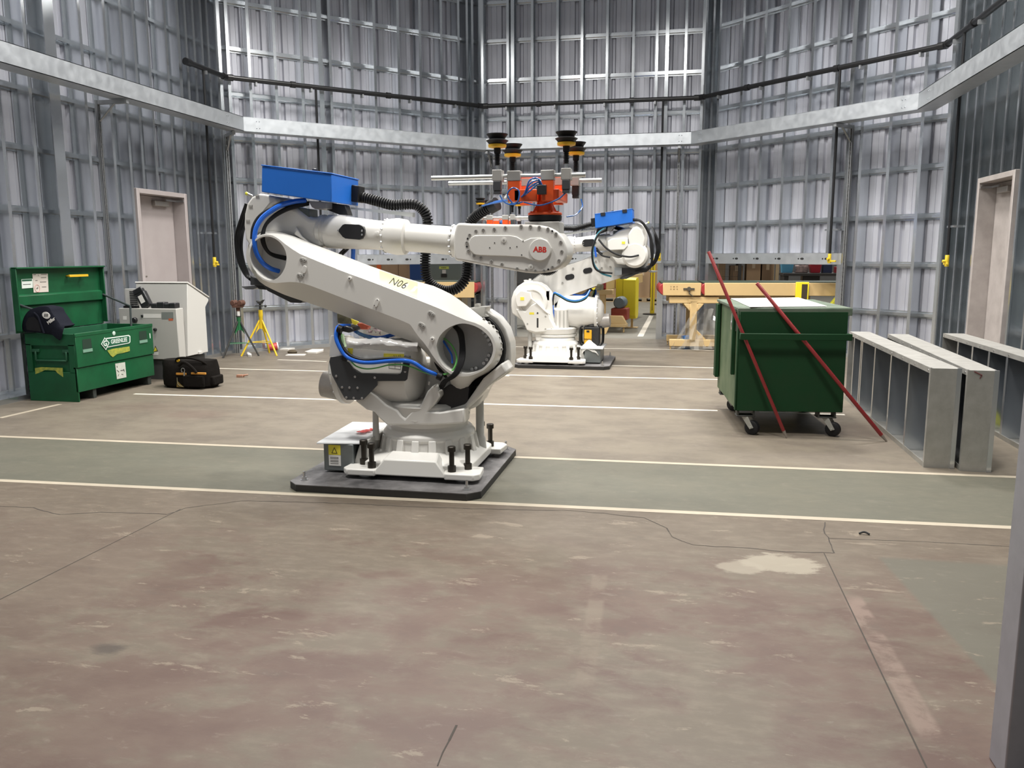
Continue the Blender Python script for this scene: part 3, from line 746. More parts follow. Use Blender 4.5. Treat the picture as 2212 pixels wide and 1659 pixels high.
def finish_robot(T, hub):
    # ---- lower arm
    hx, hz = lp(c2, 1478, 415, 0)
    yF, yM, yB = -.26, -.13, -.005
    dfr = lambda pts: [(67.7 + .510*x, 203 + .510*y) for x, y in pts]
    efr = lambda pts: [(1354.4 + .4898*x, 1117.4 + .4898*y) for x, y in pts]
    SA = [  # (outer silhouette, front face) in four matching runs
        (dfr([(245, 1060), (255, 930), (300, 840), (390, 765), (500, 735), (620, 730), (740, 745), (900, 800)]), dfr([(258, 1060), (270, 950), (320, 860), (405, 790), (505, 770), (600, 790), (690, 845), (760, 905)])),
        (dfr([(900, 800), (1080, 875), (1500, 1035), (1990, 1225)]) + [(1300, 905), (1560, 978), (1690, 1042), (1800, 1125), (1900, 1205)], dfr([(760, 905), (950, 1040), (1300, 1185), (1700, 1340), (1990, 1445)]) + [(1240, 1001), (1560, 1128), (1700, 1190), (1790, 1228), (1850, 1245)]),
        ([(1900, 1205)] + efr([(1190, 230), (1280, 300), (1350, 390), (1400, 500), (1420, 610), (1412, 720), (1372, 830), (1300, 925), (1200, 1005), (1070, 1065), (985, 1120), (930, 1190), (880, 1250), (800, 1282), (720, 1258), (645, 1180), (640, 1130)]), efr([(1010, 260), (1120, 310), (1210, 380), (1275, 470), (1315, 570), (1322, 670), (1300, 770), (1245, 870), (1150, 960), (1040, 1015), (940, 1050), (860, 1060), (780, 1060), (720, 1050), (660, 1030), (620, 1010), (590, 985)])),
        (efr([(640, 1130), (560, 1000), (450, 890), (340, 780), (240, 660), (100, 550)]) + [(1380, 1378), (1220, 1322), (1000, 1235), (720, 1128), (600, 1088), (470, 1045), (385, 1008), (310, 970), (250, 925), (215, 860)] + dfr([(245, 1060)]), efr([(590, 985), (500, 905), (420, 810), (340, 690), (270, 580), (170, 470)]) + [(1370, 1250), (1230, 1195), (1000, 1108), (720, 1000), (620, 963), (560, 947), (480, 945), (380, 955), (310, 940), (255, 890), (222, 830)] + dfr([(258, 1060)]))]
    def loop(k, y, shrink=0):
        out = []
        for seg, n in zip(SA, (14, 22, 30, 34)):
            pts = [Vector((*lp(c1, px, py, y), 0)) for px, py in seg[k]]
            out += [(p.x, p.y) for p in resample(pts, n)]
        return out
    LM = loop(0, yM); LF = loop(1, yF); LB = loop(0, yB)
    cx = sum(p[0] for p in LM)/len(LM)
    hl = smooth2(lps(cd, [(262, 1060), (280, 960), (335, 875), (420, 815), (520, 800), (620, 832), (700, 892), (758, 975), (787, 1060), (788, 1150), (765, 1250), (715, 1340), (645, 1405), (555, 1432), (460, 1400), (370, 1330), (300, 1240), (268, 1150)], yF), sub=3)
    hr = smooth2(lps(ce, [(432, 650), (445, 550), (485, 455), (565, 368), (680, 300), (820, 268), (960, 290), (1080, 345), (1180, 425), (1250, 525), (1280, 640), (1255, 760), (1190, 875), (1090, 960), (960, 1010), (820, 1020), (680, 990), (560, 920), (470, 800)], yF), sub=3)
    mb = holed_face(LF, [hl, hr], yF)
    n = len(LF); fs = []
    vs = [(x, yF, z) for x, z in LF] + [(x, yM, z) for x, z in LM] + [(x, yB, z) for x, z in LB]
    for i in range(2):
        for k in range(n): fs.append((i*n + k, i*n + (k+1) % n, (i+1)*n + (k+1) % n, (i+1)*n + k))
    fs.append(tuple(range(2*n, 3*n))); mb.add(vs, fs)
    for h, dep in ((hl, .17), (hr, .16)):
        m = len(h); mb.add([(x, yF, z) for x, z in h] + [(x, yF + dep, z) for x, z in h], [(k, (k+1) % m, m + (k+1) % m, m + k) for k in range(m)] )
    arm = part('lower_arm', weld(mb), WHITE, T, angle=17)
    for (h, dep) in ((hl, .17), (hr, .15)):
        b = MB(); b.prism_xz(h, yF + dep - .004, yF + dep + .01); part('gear_face', b, DARKCAST, arm, smooth=False)
    # bolts inside the two openings
    for px, py in ((335, 1115), (345, 1165), (365, 1225), (395, 1275), (430, 1315), (472, 1345), (520, 1370), (395, 1180), (432, 1235), (475, 1288), (570, 1390)): bolt(arm, l3(cd, px, py, yF + .165), (0, -1, 0), .0105, .012)
    for px, py in ((1215, 512), (1240, 580), (1220, 740), (1190, 805), (1145, 858), (1030, 930), (970, 948), (1180, 450), (1140, 400)): bolt(arm, l3(ce, px, py, yF + .145), (0, -1, 0), .0115, .012)
    for px, py in ((1140, 205), (1218, 260), (1283, 315), (1335, 390), (1370, 480), (1395, 565), (1402, 650), (1380, 735), (1345, 825)): bolt(arm, l3(ce, px, py, -.14), (.3, -1, 0), .010, .012, WHITE2)
    # pads and plugs on the front face
    def slot(c, x, y, ang, L, r, yl, m=WHITE2, h=.004, name='boss', bolts=0):
        p = lp(c, x, y, yl); ca, sa = math.cos(R(ang)), math.sin(R(ang)); pts = []
        for k in range(8): t = -math.pi/2 + math.pi*k/7; pts.append((L/2 + r*math.cos(t), r*math.sin(t)))
        for k in range(8): t = math.pi/2 + math.pi*k/7; pts.append((-L/2 + r*math.cos(t), r*math.sin(t)))
        b = MB(); b.prism_xz([(p[0] + u*ca - v*sa, p[1] + u*sa + v*ca) for u, v in pts], yl, yl - h); o = part(name, b, m, arm, .0015, 1)
        for k in range(bolts):
            t = (k - (bolts - 1)/2)*L; bolt(arm, (p[0] + t*ca, yl - h, p[1] + t*sa), (0, -1, 0), r*.62, .004, SEAL)
    slot(cd, 1030, 1140, -15, .022, .014, yF, bolts=2); slot(cd, 990, 1365, -15, .022, .014, yF, bolts=2)
    slot(ce, 360, 125, -32, .022, .014, yF, bolts=2); slot(ce, 220, 295, -32, .022, .014, yF, bolts=2)
    slot(cd, 1050, 1275, 75, .022, .013, yF, WHITE, .010); slot(c1, 1132, 1098, 70, .024, .013, yF, WHITE, .012)
    for c, x, y in ((cd, 1700, 1405), (ce, 378, 500)):
        b = MB(); p = l3(c, x, y, yF); b.lathe(p, (0, -1, 0), [(0, .013), (.010, .013), (.012, .010)], 18); o = part('boss', b, WHITE, arm); bolt(o, (p[0], yF - .012, p[2]), (0, -1, 0), .004, .001, INK)
    for x, y in ((1140, 1075), (1118, 1115)): bolt(arm, (lp(c1, x, y, yF)[0], yF - .012, lp(c1, x, y, yF)[1]), (0, -1, 0), .003, .001, INK)
    # far side of the lower arm: two dark hand holes and studs
    for x, y, a in ((658, 735, -12), (828, 675, -12)):
        p = l2(x, y, .0); pts = []
        for k in range(8): t = -math.pi/2 + math.pi*k/7; pts.append((.026 + .034*math.cos(t), .034*math.sin(t)))
        for k in range(8): t = math.pi/2 + math.pi*k/7; pts.append((-.026 + .034*math.cos(t), .034*math.sin(t)))
        ca, sa = math.cos(R(a)), math.sin(R(a))
        b = MB(); b.prism_xz([(p[0] + u*ca - v*sa, p[1] + u*sa + v*ca) for u, v in pts], -.003, .002); part('hand_hole', b, BLACKG, arm, smooth=False)
    for x, y in ((690, 655), (590, 790), (905, 590), (960, 650), (1040, 640), (940, 670)): p = l2(x, y, .0); bolt(arm, (p[0], -.004, p[1]), (0, 1, 0), .014, .012, WHITE2)
    # yellow tape with the hand-written number on the sloping top flank
    pass
    from mathutils.bvhtree import BVHTree
    bvh = BVHTree.FromPolygons([v.co for v in arm.data.vertices], [tuple(p.vertices) for p in arm.data.polygons])
    def flank(f, k):   # f along the tape, k across from the front crease (0) to the top edge (1)
        pf = Vector(l3(c1, 1150 + 275*f, 968 + 104*f, yF)); pm = Vector(l3(c1, 1150 + 280*f, 856 + 85*f, yM)); return pf.lerp(pm, k)
    nrm = (flank(1, 0) - flank(0, 0)).cross(flank(0, 1) - flank(0, 0)).normalized()
    if nrm.y > 0: nrm = -nrm
    def onto(p, h):
        hit = bvh.ray_cast(p + nrm*.05, -nrm, .12)[0]
        return (hit if hit else p) + nrm*h
    b = MB(); NF, NK = 15, 8
    b.add([onto(flank(i/(NF - 1), .07 + .86*j/(NK - 1)), .0015) for i in range(NF) for j in range(NK)], [(i*NK + j, (i+1)*NK + j, (i+1)*NK + j + 1, i*NK + j + 1) for i in range(NF - 1) for j in range(NK - 1)]); part('number_tape', b, FADE, arm)
    mw = face_m(flank(.50, .5), flank(1, .5) - flank(0, .5), nrm.cross(flank(1, 0) - flank(0, 0)), 0) @ Matrix.Scale(.62, 4, (1, 0, 0))
    nm = text('number', 'N06', .10, INK, arm, Matrix.Identity(4), ext=0, bold=-.0005)
    for v in nm.data.vertices: v.co = onto(mw @ v.co, .003)
    # charcoal cover under the elbow
    pl = [(205, 895), (300, 960), (385, 1005), (590, 1085), (575, 1100), (500, 1096), (430, 1060), (330, 1010), (300, 970), (205, 968)]
    b = MB(); b.prism_xz(lps(c1, pl, -.02), -.02, .12); part('cable_cover', b, CHAR, T, .003, 1)
    b = MB(); b.prism_xz(lps(c1, [(135, 978), (240, 972), (262, 985), (225, 1000), (170, 1000)], .05), .05, .14); part('cover_tab', b, mat('tab_grey', (.25, .26, .27), .4, .4), T, .002, 1)
    b = MB(); b.prism_xz(lps(c1, [(380, 985), (420, 1000), (450, 1012), (430, 1022), (395, 1012)], -.05), -.05, .0); part('bump_stop', b, WHITE, T, .004)
    # ---- elbow and forearm
    a3x, a3z = lp(cd, 520, 1090, -.1)
    b = MB(); b.lathe((a3x, -.10, a3z), Y_, [(0, .15), (.02, .16), (.30, .16), (.33, .13)], 40); el = part('elbow_barrel', b, WHITE, T)
    # rear shell (C shaped)
    pl = [(270, 950), (200, 840), (178, 640), (186, 480), (222, 330), (290, 235), (400, 186), (500, 198), (645, 240), (640, 300), (560, 345), (480, 440), (410, 560), (350, 700), (320, 860)]
    b = MB(); b.prism_xz(lps(cd, pl, -.12), -.12, .16); rs = part('elbow_shell', b, WHITE, T, .016, 3)
    for px, py in ((370, 215), (275, 360), (235, 572)):
        p = lp(cd, px, py, -.122); b = MB(); b.box(p[0] - .013, p[0] + .012, -.125, -.119, p[1] - .005, p[1] + .005); part('cast_recess', b, WHITE2, rs, smooth=False)
    pl = [(330, 640), (480, 420), (640, 330), (820, 330), (1000, 400), (1100, 480), (1180, 540), (1340, 540), (1340, 960), (1200, 930), (1060, 870), (900, 800), (700, 770), (480, 800), (340, 900)]
    b = MB(); b.prism_xz(lps(cd, pl, -.03), -.085, .12); part('elbow_housing', b, WHITE, T, .03, 4)
    b = MB(); b.loft([[Vector(l3(cd, x, y, -.088)) for x, y in ((930, 650), (1030, 800), (1170, 910), (1060, 880), (880, 760))], [Vector(l3(cd, x, y, -.13)) for x, y in ((945, 690), (1010, 800), (1100, 880), (1040, 860), (905, 770))]]); part('elbow_web', b, WHITE, T, .006)
    # motors on the far side
    mp = lambda pts, y: l2s(pts, y)
    b = MB(); b.prism_xz(mp([(1018, 395), (1060, 372), (1205, 365), (1210, 440), (1175, 478), (1020, 485)], .22), .10, .24); mt = part('wrist_motor', b, WHITE, T, .008)
    b = MB(); p = l2(1165, 412, .242); b.box(p[0] - .02, p[0] + .02, .240, .243, p[1] - .015, p[1] + .015); part('heat_sticker', b, YELST, mt, smooth=False)
    b = MB(); b.prism_xz(mp([(1210, 330), (1250, 270), (1300, 255), (1345, 290), (1370, 370), (1360, 460), (1320, 510), (1270, 500), (1215, 440)], .2), .0, .22); part('elbow_motor', b, WHITE, T, .02, 3)
    b = MB(); b.prism_xz(mp([(1055, 540), (1110, 560), (1190, 545), (1205, 590), (1180, 620), (1105, 612)], .2), .02, .2); part('elbow_cover', b, WHITE, T, .008)
    b = MB(); b.prism_xz(mp([(1080, 645), (1150, 645), (1150, 715), (1080, 725)], .16), .05, .16); part('connector_block', b, mat('connector_grey', (.30, .32, .33), .4, .3), T, .004)
    b = MB(); b.prism_xz(mp([(1150, 650), (1300, 655), (1440, 640), (1380, 690), (1150, 710)], .14), .02, .14); part('connector_hood', b, BLACKG, T, .006)
    # forearm tube
    o = Vector((-.62, 0, 1.505)); u = Vector((math.cos(R(4.55)), 0, -math.sin(R(4.55))))
    b = MB(); b.lathe(o, u, [(-.16, .085), (-.07, .085), (-.055, .10), (-.03, .104), (-.025, .098), (-.01, .098), (0, .105), (.04, .105), (.30, .092), (.38, .090)], 48); fa = part('forearm', b, WHITE, T)
    b = MB(); b.lathe(o, u, [(.375, .09), (.385, .102), (.395, .104), (.44, .112), (.46, .114), (.515, .108), (.525, .088), (.52, .08)], 48); col = part('forearm_collar', b, WHITE, T)
    b = MB(); b.lathe(o, u, [(.51, .086), (.82, .087), (.825, .097), (.86, .100), (.90, .112)], 48); tb = part('forearm_tube', b, WHITE, T)
    up = Vector((math.sin(R(4.55)), 0, math.cos(R(4.55))))
    for t, rr in ((.388, .104), (.822, .097)):
        for k in range(16):
            a = 2*math.pi*k/16; q_ = o + u*t + (Vector((0, 1, 0))*math.cos(a) + up*math.sin(a))*(rr - .002); bolt(col if t < .5 else tb, q_, -u, .006, .012, STEEL)
    # black access window on the flank, both sides
    for sy in (-1, 1):
        pts = [(850, 570), (885, 528), (900, 522), (1005, 524), (1035, 540), (1046, 566), (1044, 600), (1028, 628), (1008, 637), (905, 628), (885, 615)]
        wp = lps(c1, pts, -.10)
        b = MB(); yy = sy*.078
        b.prism_xz(wp, yy, sy*.112); wn = part('access_cover', b, BLACKG, fa, .002, 1)
        for x, y in ((853, 570), (1028, 572), (1028, 600)): p = lp(c1, x, y, -.10); bolt(wn, (p[0], sy*.112, p[1]), (0, sy, 0), .006, .003)
    p = lp(c1, 1135, 595, -.09); b = MB(); b.lathe((p[0], -.08, p[1]), (0, -1, 0), [(0, .016), (.016, .016), (.018, .012)], 16); part('boss', b, WHITE, fa)
    # ---- wrist
    pl = [(335, 1150), (326, 1060), (326, 960), (345, 850), (375, 826), (480, 831), (800, 838), (960, 837), (1060, 842), (1150, 856), (1230, 892), (1290, 950), (1325, 1020), (1335, 1080), (1320, 1150), (1285, 1200), (1230, 1240), (1150, 1264), (1060, 1272), (960, 1265), (870, 1250), (650, 1212), (480, 1180), (400, 1165)]
    yW = -.14
    b = MB(); b.prism_xz(smooth2(lps(c3, pl, yW), sub=2), yW, -yW); wr = part('wrist_housing', b, WHITE, T, .022, 4)
    pl = [(462, 1000), (480, 960), (515, 936), (560, 934), (830, 935), (890, 948), (950, 985), (1010, 960), (1095, 955), (1160, 980), (1200, 1050), (1195, 1090), (1150, 1150), (1095, 1170), (1040, 1160), (1000, 1150), (950, 1130), (800, 1121), (560, 1113), (515, 1105), (478, 1072)]
    for sy in (1, -1):
        b = MB(); b.prism_xz(lps(c3, pl, yW), sy*yW, sy*(yW - .010)); pn = part('wrist_cover', b, WHITE, wr, .004)
        p = lp(c3, 1095, 1063, yW)
        b = MB(); b.lathe((p[0], sy*(yW - .009), p[1]), (0, -sy, 0), [(0, .064), (.006, .064), (.008, .061)], 40); cap = part('axis_cap', b, WHITE, wr)
        if sy == 1: text('logo', 'ABB', .043, RED, wr, face_m((p[0], yW - .0172, p[1]), (1, 0, -.05), (0, 0, 1), 0), bold=.0015)
        else: text('logo', 'ABB', .043, RED, wr, face_m((p[0], -yW + .0172, p[1]), (-1, 0, .05), (0, 0, 1), 0), bold=.0015)
        for x, y in ((445, 1000), (470, 932), (525, 897), (590, 888), (687, 880), (785, 868), (925, 856), (1008, 858), (1085, 865), (1162, 880), (1233, 922), (1275, 995), (1284, 1077), (1260, 1157), (1203, 1217), (1128, 1247), (1050, 1247), (972, 1240), (890, 1230), (755, 1190), (662, 1165), (568, 1137), (507, 1116), (458, 1072)):
            q_ = lp(c3, x, y, yW); bolt(wr, (q_[0], sy*(yW - .0005), q_[1]), (0, -sy, 0), .0105, .004, SEAL)
        for x, y in ((452, 965), (445, 1035), (1200, 897), (1165, 1237)): q_ = lp(c3, x, y, yW); bolt(wr, (q_[0], sy*(yW - .0005), q_[1]), (0, -sy, 0), .006, .003, INK)
        for x, y in ((945, 985), (932, 1108), (693, 1002), (650, 1045), (830, 1045), (890, 1035)): q_ = lp(c3, x, y, yW); bolt(wr, (q_[0], sy*(yW - .010), q_[1]), (0, -sy, 0), .0035, .002, INK)
        for x, y in ((775, 978), (1012, 1212)):
            q_ = lp(c3, x, y, yW); b = MB(); b.lathe((q_[0], sy*(yW - (.010 if y < 1100 else .0)), q_[1]), (0, -sy, 0), [(0, .015), (.004, .015), (.005, .008)], 18); o_ = part('plug', b, WHITE, wr); bolt(o_, (q_[0], sy*(yW - (.014 if y < 1100 else .004)), q_[1]), (0, -sy, 0), .006, .002, SEAL)
    b = MB(); b.box(.66, .87, -.10, .10, 1.48, 1.548); part('flange_seat', b, WHITE2, wr, .006)
    b = MB(); b.lathe((.768, 0, 1.545), (0, 0, 1), [(0, .07), (.006, .090), (.012, .100), (.038, .102), (.042, .098)], 40); part('tool_flange', b, BLACK, T)
    # ---- far-side shoulder: hub cover, triangular cover, upright motor
    p = l2(252, 930, .24)
    b = MB(); b.lathe((hx, .238, hz), (0, 1, 0), [(0, .20), (.02, .20), (.028, .185), (.028, .150), (.012, .146), (.012, .0)], 48); hc = part('hub_cover', b, WHITE, hub)
    b = MB(); b.prism_xz(mp([(150, 905), (200, 860), (290, 880), (300, 940), (250, 1010), (165, 1015), (150, 960)], .30), .24, .33); hm = part('shoulder_motor', b, WHITE, hub, .008)
    p = l2(210, 940, .33); b = MB(); b.box(p[0] - .024, p[0] + .024, .330, .333, p[1] - .02, p[1] + .02); part('heat_sticker', b, YELST, hm, smooth=False)
    pl = [(152, 1035), (232, 1180), (255, 1235), (335, 1256), (490, 1246), (522, 1222), (440, 1060), (380, 960), (300, 1000), (240, 1060)]
    b = MB(); b.prism_xz(mp(pl, .27), .20, .29); tc = part('shoulder_cover', b, WHITE, T, .010)
    for x, y in ((430, 1105), (355, 1075), (430, 1222), (487, 1225), (260, 1175)): q_ = l2(x, y, .29); bolt(tc, (q_[0], .29, q_[1]), (0, 1, 0), .010, .008, WHITE2 if x != 355 else INK)
    q_ = l2(355, 1168, .29); b = MB(); b.box(q_[0] - .011, q_[0] + .011, .288, .2925, q_[1] - .06, q_[1] + .06); part('oil_gauge', b, INK, tc, .002, 1)
    q_ = l2(300, 1078, .29); b = MB(); b.box(q_[0] - .03, q_[0] + .03, .2895, .2915, q_[1] - .015, q_[1] + .012); part('heat_sticker', b, YELST, tc, smooth=False)
    b = MB(); b.tube([(*l2(285, 935, .33)[:1], .30, l2(285, 935, .33)[1]), (l2(360, 990, .3)[0], .31, l2(360, 990, .3)[1]), (l2(430, 1060, .3)[0], .30, l2(430, 1060, .3)[1]), (l2(470, 1090, .3)[0], .28, l2(470, 1090, .3)[1])], .011, 8); part('motor_cable', b, WHITE, T)
    m0, m1 = l2(575, 1250, .12), l2(575, 1025, .12)
    b = MB(); b.lathe((m0[0], .14, m0[1]), (0, 0, 1), [(0, .10), (m1[1] - m0[1] - .02, .10), (m1[1] - m0[1], .085)], 28); tmn = part('turning_motor', b, WHITE, T)
    b = MB()
    for k in range(12): a = 2*math.pi*k/12; b.box(.098, .106, -.008, .008, .02, m1[1] - m0[1] - .03, Matrix.Translation((m0[0], .14, m0[1])) @ Matrix.Rotation(a, 4, 'Z'))
    part('motor_fin', b, WHITE2, tmn)
    # ---- blue valve box on the elbow
    bx = [Vector((-.957, -.2, 1.897)), Vector((-.504, -.2, 1.838)), Vector((-.511, -.2, 1.674)), Vector((-.968, -.2, 1.742))]
    b = MB(); b.prism(bx, (0, .43, 0)); bb = part('valve_box', b, BLUE, T, .004)
    e = (bx[1] - bx[0]).normalized(); nn = (bx[0] - bx[3]).normalized()
    b = MB(); b.prism([bx[0] - e*.004 + nn*.001 + Vector((0, -.004, 0)), bx[1] + e*.004 + nn*.001 + Vector((0, -.004, 0)), bx[1] + e*.004 + nn*.008 + Vector((0, -.004, 0)), bx[0] - e*.004 + nn*.008 + Vector((0, -.004, 0))], (0, .438, 0)); part('box_lid', b, BLUE, bb, .002, 1)
    b = MB()
    for f in (.2, .78): q_ = bx[0].lerp(bx[1], f) + Vector((0, .43, 0)); b.box(-.028, .028, -.004, .014, -.028, .010, Matrix.Translation(q_) @ Matrix.Rotation(R(7.3), 4, 'Y'))
    part('lid_latch', b, BLACKG, bb, .002, 1)
    q_ = bx[0].lerp(bx[1], .56) + Vector((0, .2, .008)); b = MB(); b.lathe(q_, nn, [(0, .016), (.006, .018), (.02, .016), (.024, .008)], 16); part('beacon', b, BLACKG, bb)
    q_ = (bx[1] + bx[2])/2 + Vector((0, .36, -.01)); b = MB(); b.box(-.005, .05, -.05, .05, -.05, .055, Matrix.Translation(q_) @ Matrix.Rotation(R(7.3), 4, 'Y')); part('hose_socket', b, BLACK, bb, .006)
    # support bracket and rail under the box
    b = MB(); b.prism_xz(lps(cd, [(1100, 290), (1360, 310), (1360, 400), (1200, 410), (1150, 380)], -.05), -.05, .12); part('box_bracket', b, ALUG, T, .003, 1)
    b = MB(); b.prism_xz(lps(cd, [(1000, 395), (1160, 410), (1165, 540), (1080, 500), (1010, 420)], -.02), -.07, .06); part('valve_block', b, mat('block_dark', (.12, .14, .14), .4, .4), T, .004)
    b = MB(); b.prism_xz(lps(cd, [(1360, 310), (1640, 350), (1690, 500), (1560, 490), (1380, 420)], .06), .04, .12); part('box_foot', b, BLACKG, T, .003, 1)
    b = MB(); b.prism_xz(lps(c1, [(940, 398), (1395, 438), (1392, 470), (940, 412)], .12), .12, .17); part('hose_rail', b, ALU, T, smooth=False)
    # ---- corrugated dress hose
    hp = [((960, 322), .16), ((1040, 330), .16), ((1140, 356), .16), ((1240, 382), .16), ((1330, 378), .17), ((1410, 380), .18), ((1470, 420), .19), ((1500, 480), .19), ((1502, 560), .20), ((1490, 700), .20), ((1485, 830), .20), ((1500, 925), .20), ((1560, 985), .20), ((1640, 1010), .20), ((1720, 990), .20), ((1780, 920), .20), ((1796, 820), .20), ((1790, 700), .21), ((1790, 580), .21), ((1830, 490), .19), ((1910, 425), .14), ((2005, 375), .10)]
    b = MB(); b.corrugated([l3(c1, x, y, yl) for (x, y), yl in hp], .021, .034, .0165, 14); part('dress_hose', b, BLACK, T)
    b = MB(); e0 = Vector(l3(c1, 1960, 400, .12)); e1 = Vector(l3(c1, 2010, 372, .10)); b.cyl(e0, e1, .042, n=16); part('hose_end', b, BLACK, T)
    # ---- cable looms at the elbow
    def cable(c, pts, r, m, name='cable', n=8, par=T): b = MB(); b.tube([l3(c, x, y, yl) for x, y, yl in pts], r, n, 8); return part(name, b, m, par)
    cable(cd, [(1060, 285, -.06), (900, 300, -.12), (720, 350, -.17), (560, 440, -.20), (430, 550, -.22), (350, 700, -.24), (330, 880, -.25), (360, 1040, -.24), (450, 1180, -.21), (560, 1260, -.17), (680, 1300, -.12)], .015, CBLUE, 'blue_cable')
    cable(cd, [(1080, 300, -.05), (900, 330, -.10), (650, 380, -.16), (500, 440, -.19), (380, 540, -.21), (310, 680, -.23), (292, 840, -.24)], .011, BLACK)
    for k in range(4):
        dx, dy = random.uniform(-6, 6), 10*k
        cable(cd, [(1110, 315 + dy*.8, -.04), (950, 345 + dy, -.09), (780, 400 + dy, -.13), (620, 490 + dy, -.17), (500, 610 + dy*.8, -.20), (440 + 8*k, 760, -.22), (440 + 10*k, 880, -.22), (500 + 6*k, 1000, -.19), (600, 1080 - 8*k, -.15), (780, 1130 - 10*k, -.10)], .0085, BLACK)
    for k in range(5):
        cable(cd, [(205 + 5*k, 330, .02), (125 + 22*k + 5*(k % 2), 560, .03 + .01*k), (62 + 25*k, 780, .04), (62 + 22*k - 6*(k % 2), 980, .04), (105 + 20*k, 1180, .03), (190 + 14*k, 1350, .02), (262, 1420 - 4*k, .0)], .0068, BLACK)
    for dx in (0, 50): cable(cd, [(1690 + dx, 880, .03), (1620 + dx, 980, .05), (1540 + dx, 1060, .07)], .008, BLACK)
    cable(cd, [(1740, 860, .08), (1745, 980, .10), (1740, 1140, .12)], .014, CBLUE, 'blue_cable')
    b = MB(); p = Vector(l3(cd, 300, 225, -.05)); q_ = Vector(l3(cd, 225, 190, -.06)); b.cyl(p, q_, .009, n=10); gs = part('grease_fitting', b, STEEL, T)
    b = MB(); b.lathe(q_, q_ - p, [(-.004, .011), (.008, .011), (.012, .006)], 12); part('fitting_cap', b, mat('cap_lime', (.62, .60, .05), .4), gs)
    # ---- loom along the drum, charcoal bracket, film and papers
    pl = [(145, 840), (160, 770), (345, 745), (395, 735), (405, 830), (440, 850), (500, 940), (560, 1000), (640, 1015), (1160, 1030), (1205, 1018), (1225, 985), (1265, 745), (1355, 745), (1362, 780), (1325, 990), (1310, 1100), (1280, 1128), (862, 1130), (865, 1190), (650, 1408), (405, 1410), (370, 1380), (255, 1170), (185, 1040)]
    b = MB(); b.prism_xz(lps(cf, pl, -.27), -.27, -.262); br = part('charcoal_bracket', b, CHAR, T, .002, 1)
    b = MB(); pl2 = [(175, 448), (235, 445), (265, 620), (345, 745), (150, 760)]; b.prism_xz(lps(cf, pl2, -.255), -.258, -.25); part('side_plate', b, mat('plate_white', (.70, .71, .72), .45), T, .001, 1)
    for x, y in ((252, 1052), (533, 1063), (828, 1075), (450, 1225), (570, 1228), (403, 1372), (513, 1380), (637, 1384), (340, 1220), (1280, 985)): p = lp(cf, x, y, -.27); bolt(br, (p[0], -.27, p[1]), (0, -1, 0), .0075, .004)
    b = MB(); b.prism_xz(lps(cf, [(1268, 760), (1352, 760), (1330, 980), (1255, 980)], -.272), -.278, -.272); cpl = part('cable_clamp', b, CHAR, br, .002, 1)
    cable(cf, [(470, 300, -.20), (300, 310, -.23), (255, 380, -.27), (252, 500, -.285), (300, 620, -.29), (370, 730, -.29), (470, 800, -.29), (620, 845, -.29), (800, 850, -.29), (1000, 830, -.29), (1150, 820, -.29), (1300, 825, -.295), (1420, 860, -.29), (1560, 950, -.28), (1680, 1005, -.27), (1760, 1030, -.25)], .0125, CBLUE, 'blue_cable', 10)
    cable(cf, [(310, 330, -.24), (300, 470, -.27), (340, 600, -.28), (410, 700, -.285), (520, 775, -.285), (680, 810, -.285), (880, 800, -.285), (1100, 785, -.285), (1280, 795, -.285), (1440, 840, -.28), (1600, 940, -.27), (1780, 1010, -.25)], .010, BLACK, par=T)
    cable(cf, [(330, 380, -.24), (325, 500, -.27), (360, 620, -.28), (420, 740, -.285), (480, 840, -.287), (560, 910, -.287), (700, 945, -.287), (860, 930, -.287), (1050, 885, -.287), (1240, 885, -.287), (1380, 920, -.285), (1520, 980, -.28), (1680, 1030, -.27), (1800, 1030, -.25)], .0045, CGREEN, 'earth_wire')
    cable(cf, [(350, 430, -.25), (365, 520, -.27), (390, 620, -.28)], .008, mat('pale_wire', (.55, .72, .45), .4), 'earth_wire')
    cable(ce, [(500, 1030, -.25), (590, 1020, -.25), (680, 960, -.24), (730, 850, -.22), (730, 740, -.20), (680, 620, -.18), (600, 530, -.15), (530, 480, -.12)], .0055, CGREEN, 'earth_wire')
    cable(ce, [(530, 520, -.12), (600, 630, -.15), (660, 740, -.18), (670, 860, -.2)], .006, CBLUE, 'blue_cable')
    for k in range(5): cable(ce, [(690 + 10*k, 310, -.13), (760 + 14*k, 400, -.16), (795 + 12*k, 560, -.19), (790 + 14*k, 750, -.22), (750 + 14*k, 920, -.25), (660 + 14*k, 1050, -.26), (540 + 12*k, 1130, -.24), (480 + 12*k, 1220, -.2), (430, 1320, -.14)], .0085, BLACK)
    for c, x, y in ((cf, 385, 745), (cf, 305, 325), (ce, 478, 1030)):
        p = Vector(l3(c, x, y, -.275)); b = MB(); b.lathe(p - Vector((.012, 0, .006)), (1, 0, -.4), [(0, .024), (.028, .024)], 14); part('cable_tie', b, BLACK, T)
    cable(cf, [(470, 330, -.2), (600, 420, -.12), (760, 470, -.06), (900, 480, -.04), (1040, 450, -.03), (1150, 420, -.02)], .012, CBLUE, 'blue_cable')
    cable(cf, [(560, 400, -.2), (680, 450, -.14), (820, 500, -.10), (1000, 490, -.06)], .010, mat('pale_blue_cable', (.12, .28, .55), .35), 'blue_cable')
    b = MB(); b.prism_xz(lps(cf, [(330, 330), (430, 290), (520, 320), (560, 370), (470, 400), (380, 380)], -.2), -.24, -.12); part('connector_cluster', b, BLACKG, T, .008)
    b = MB(); pts = [(260, 120), (420, 100), (500, 250), (430, 300), (270, 260)]; b.prism_xz(lps(cf, pts, .05), .05, .09); part('connector_hood', b, mat('khaki_print', (.16, .15, .09), .5, noise=.9, nscale=20, ncol=(.03, .03, .025)), T, .004)
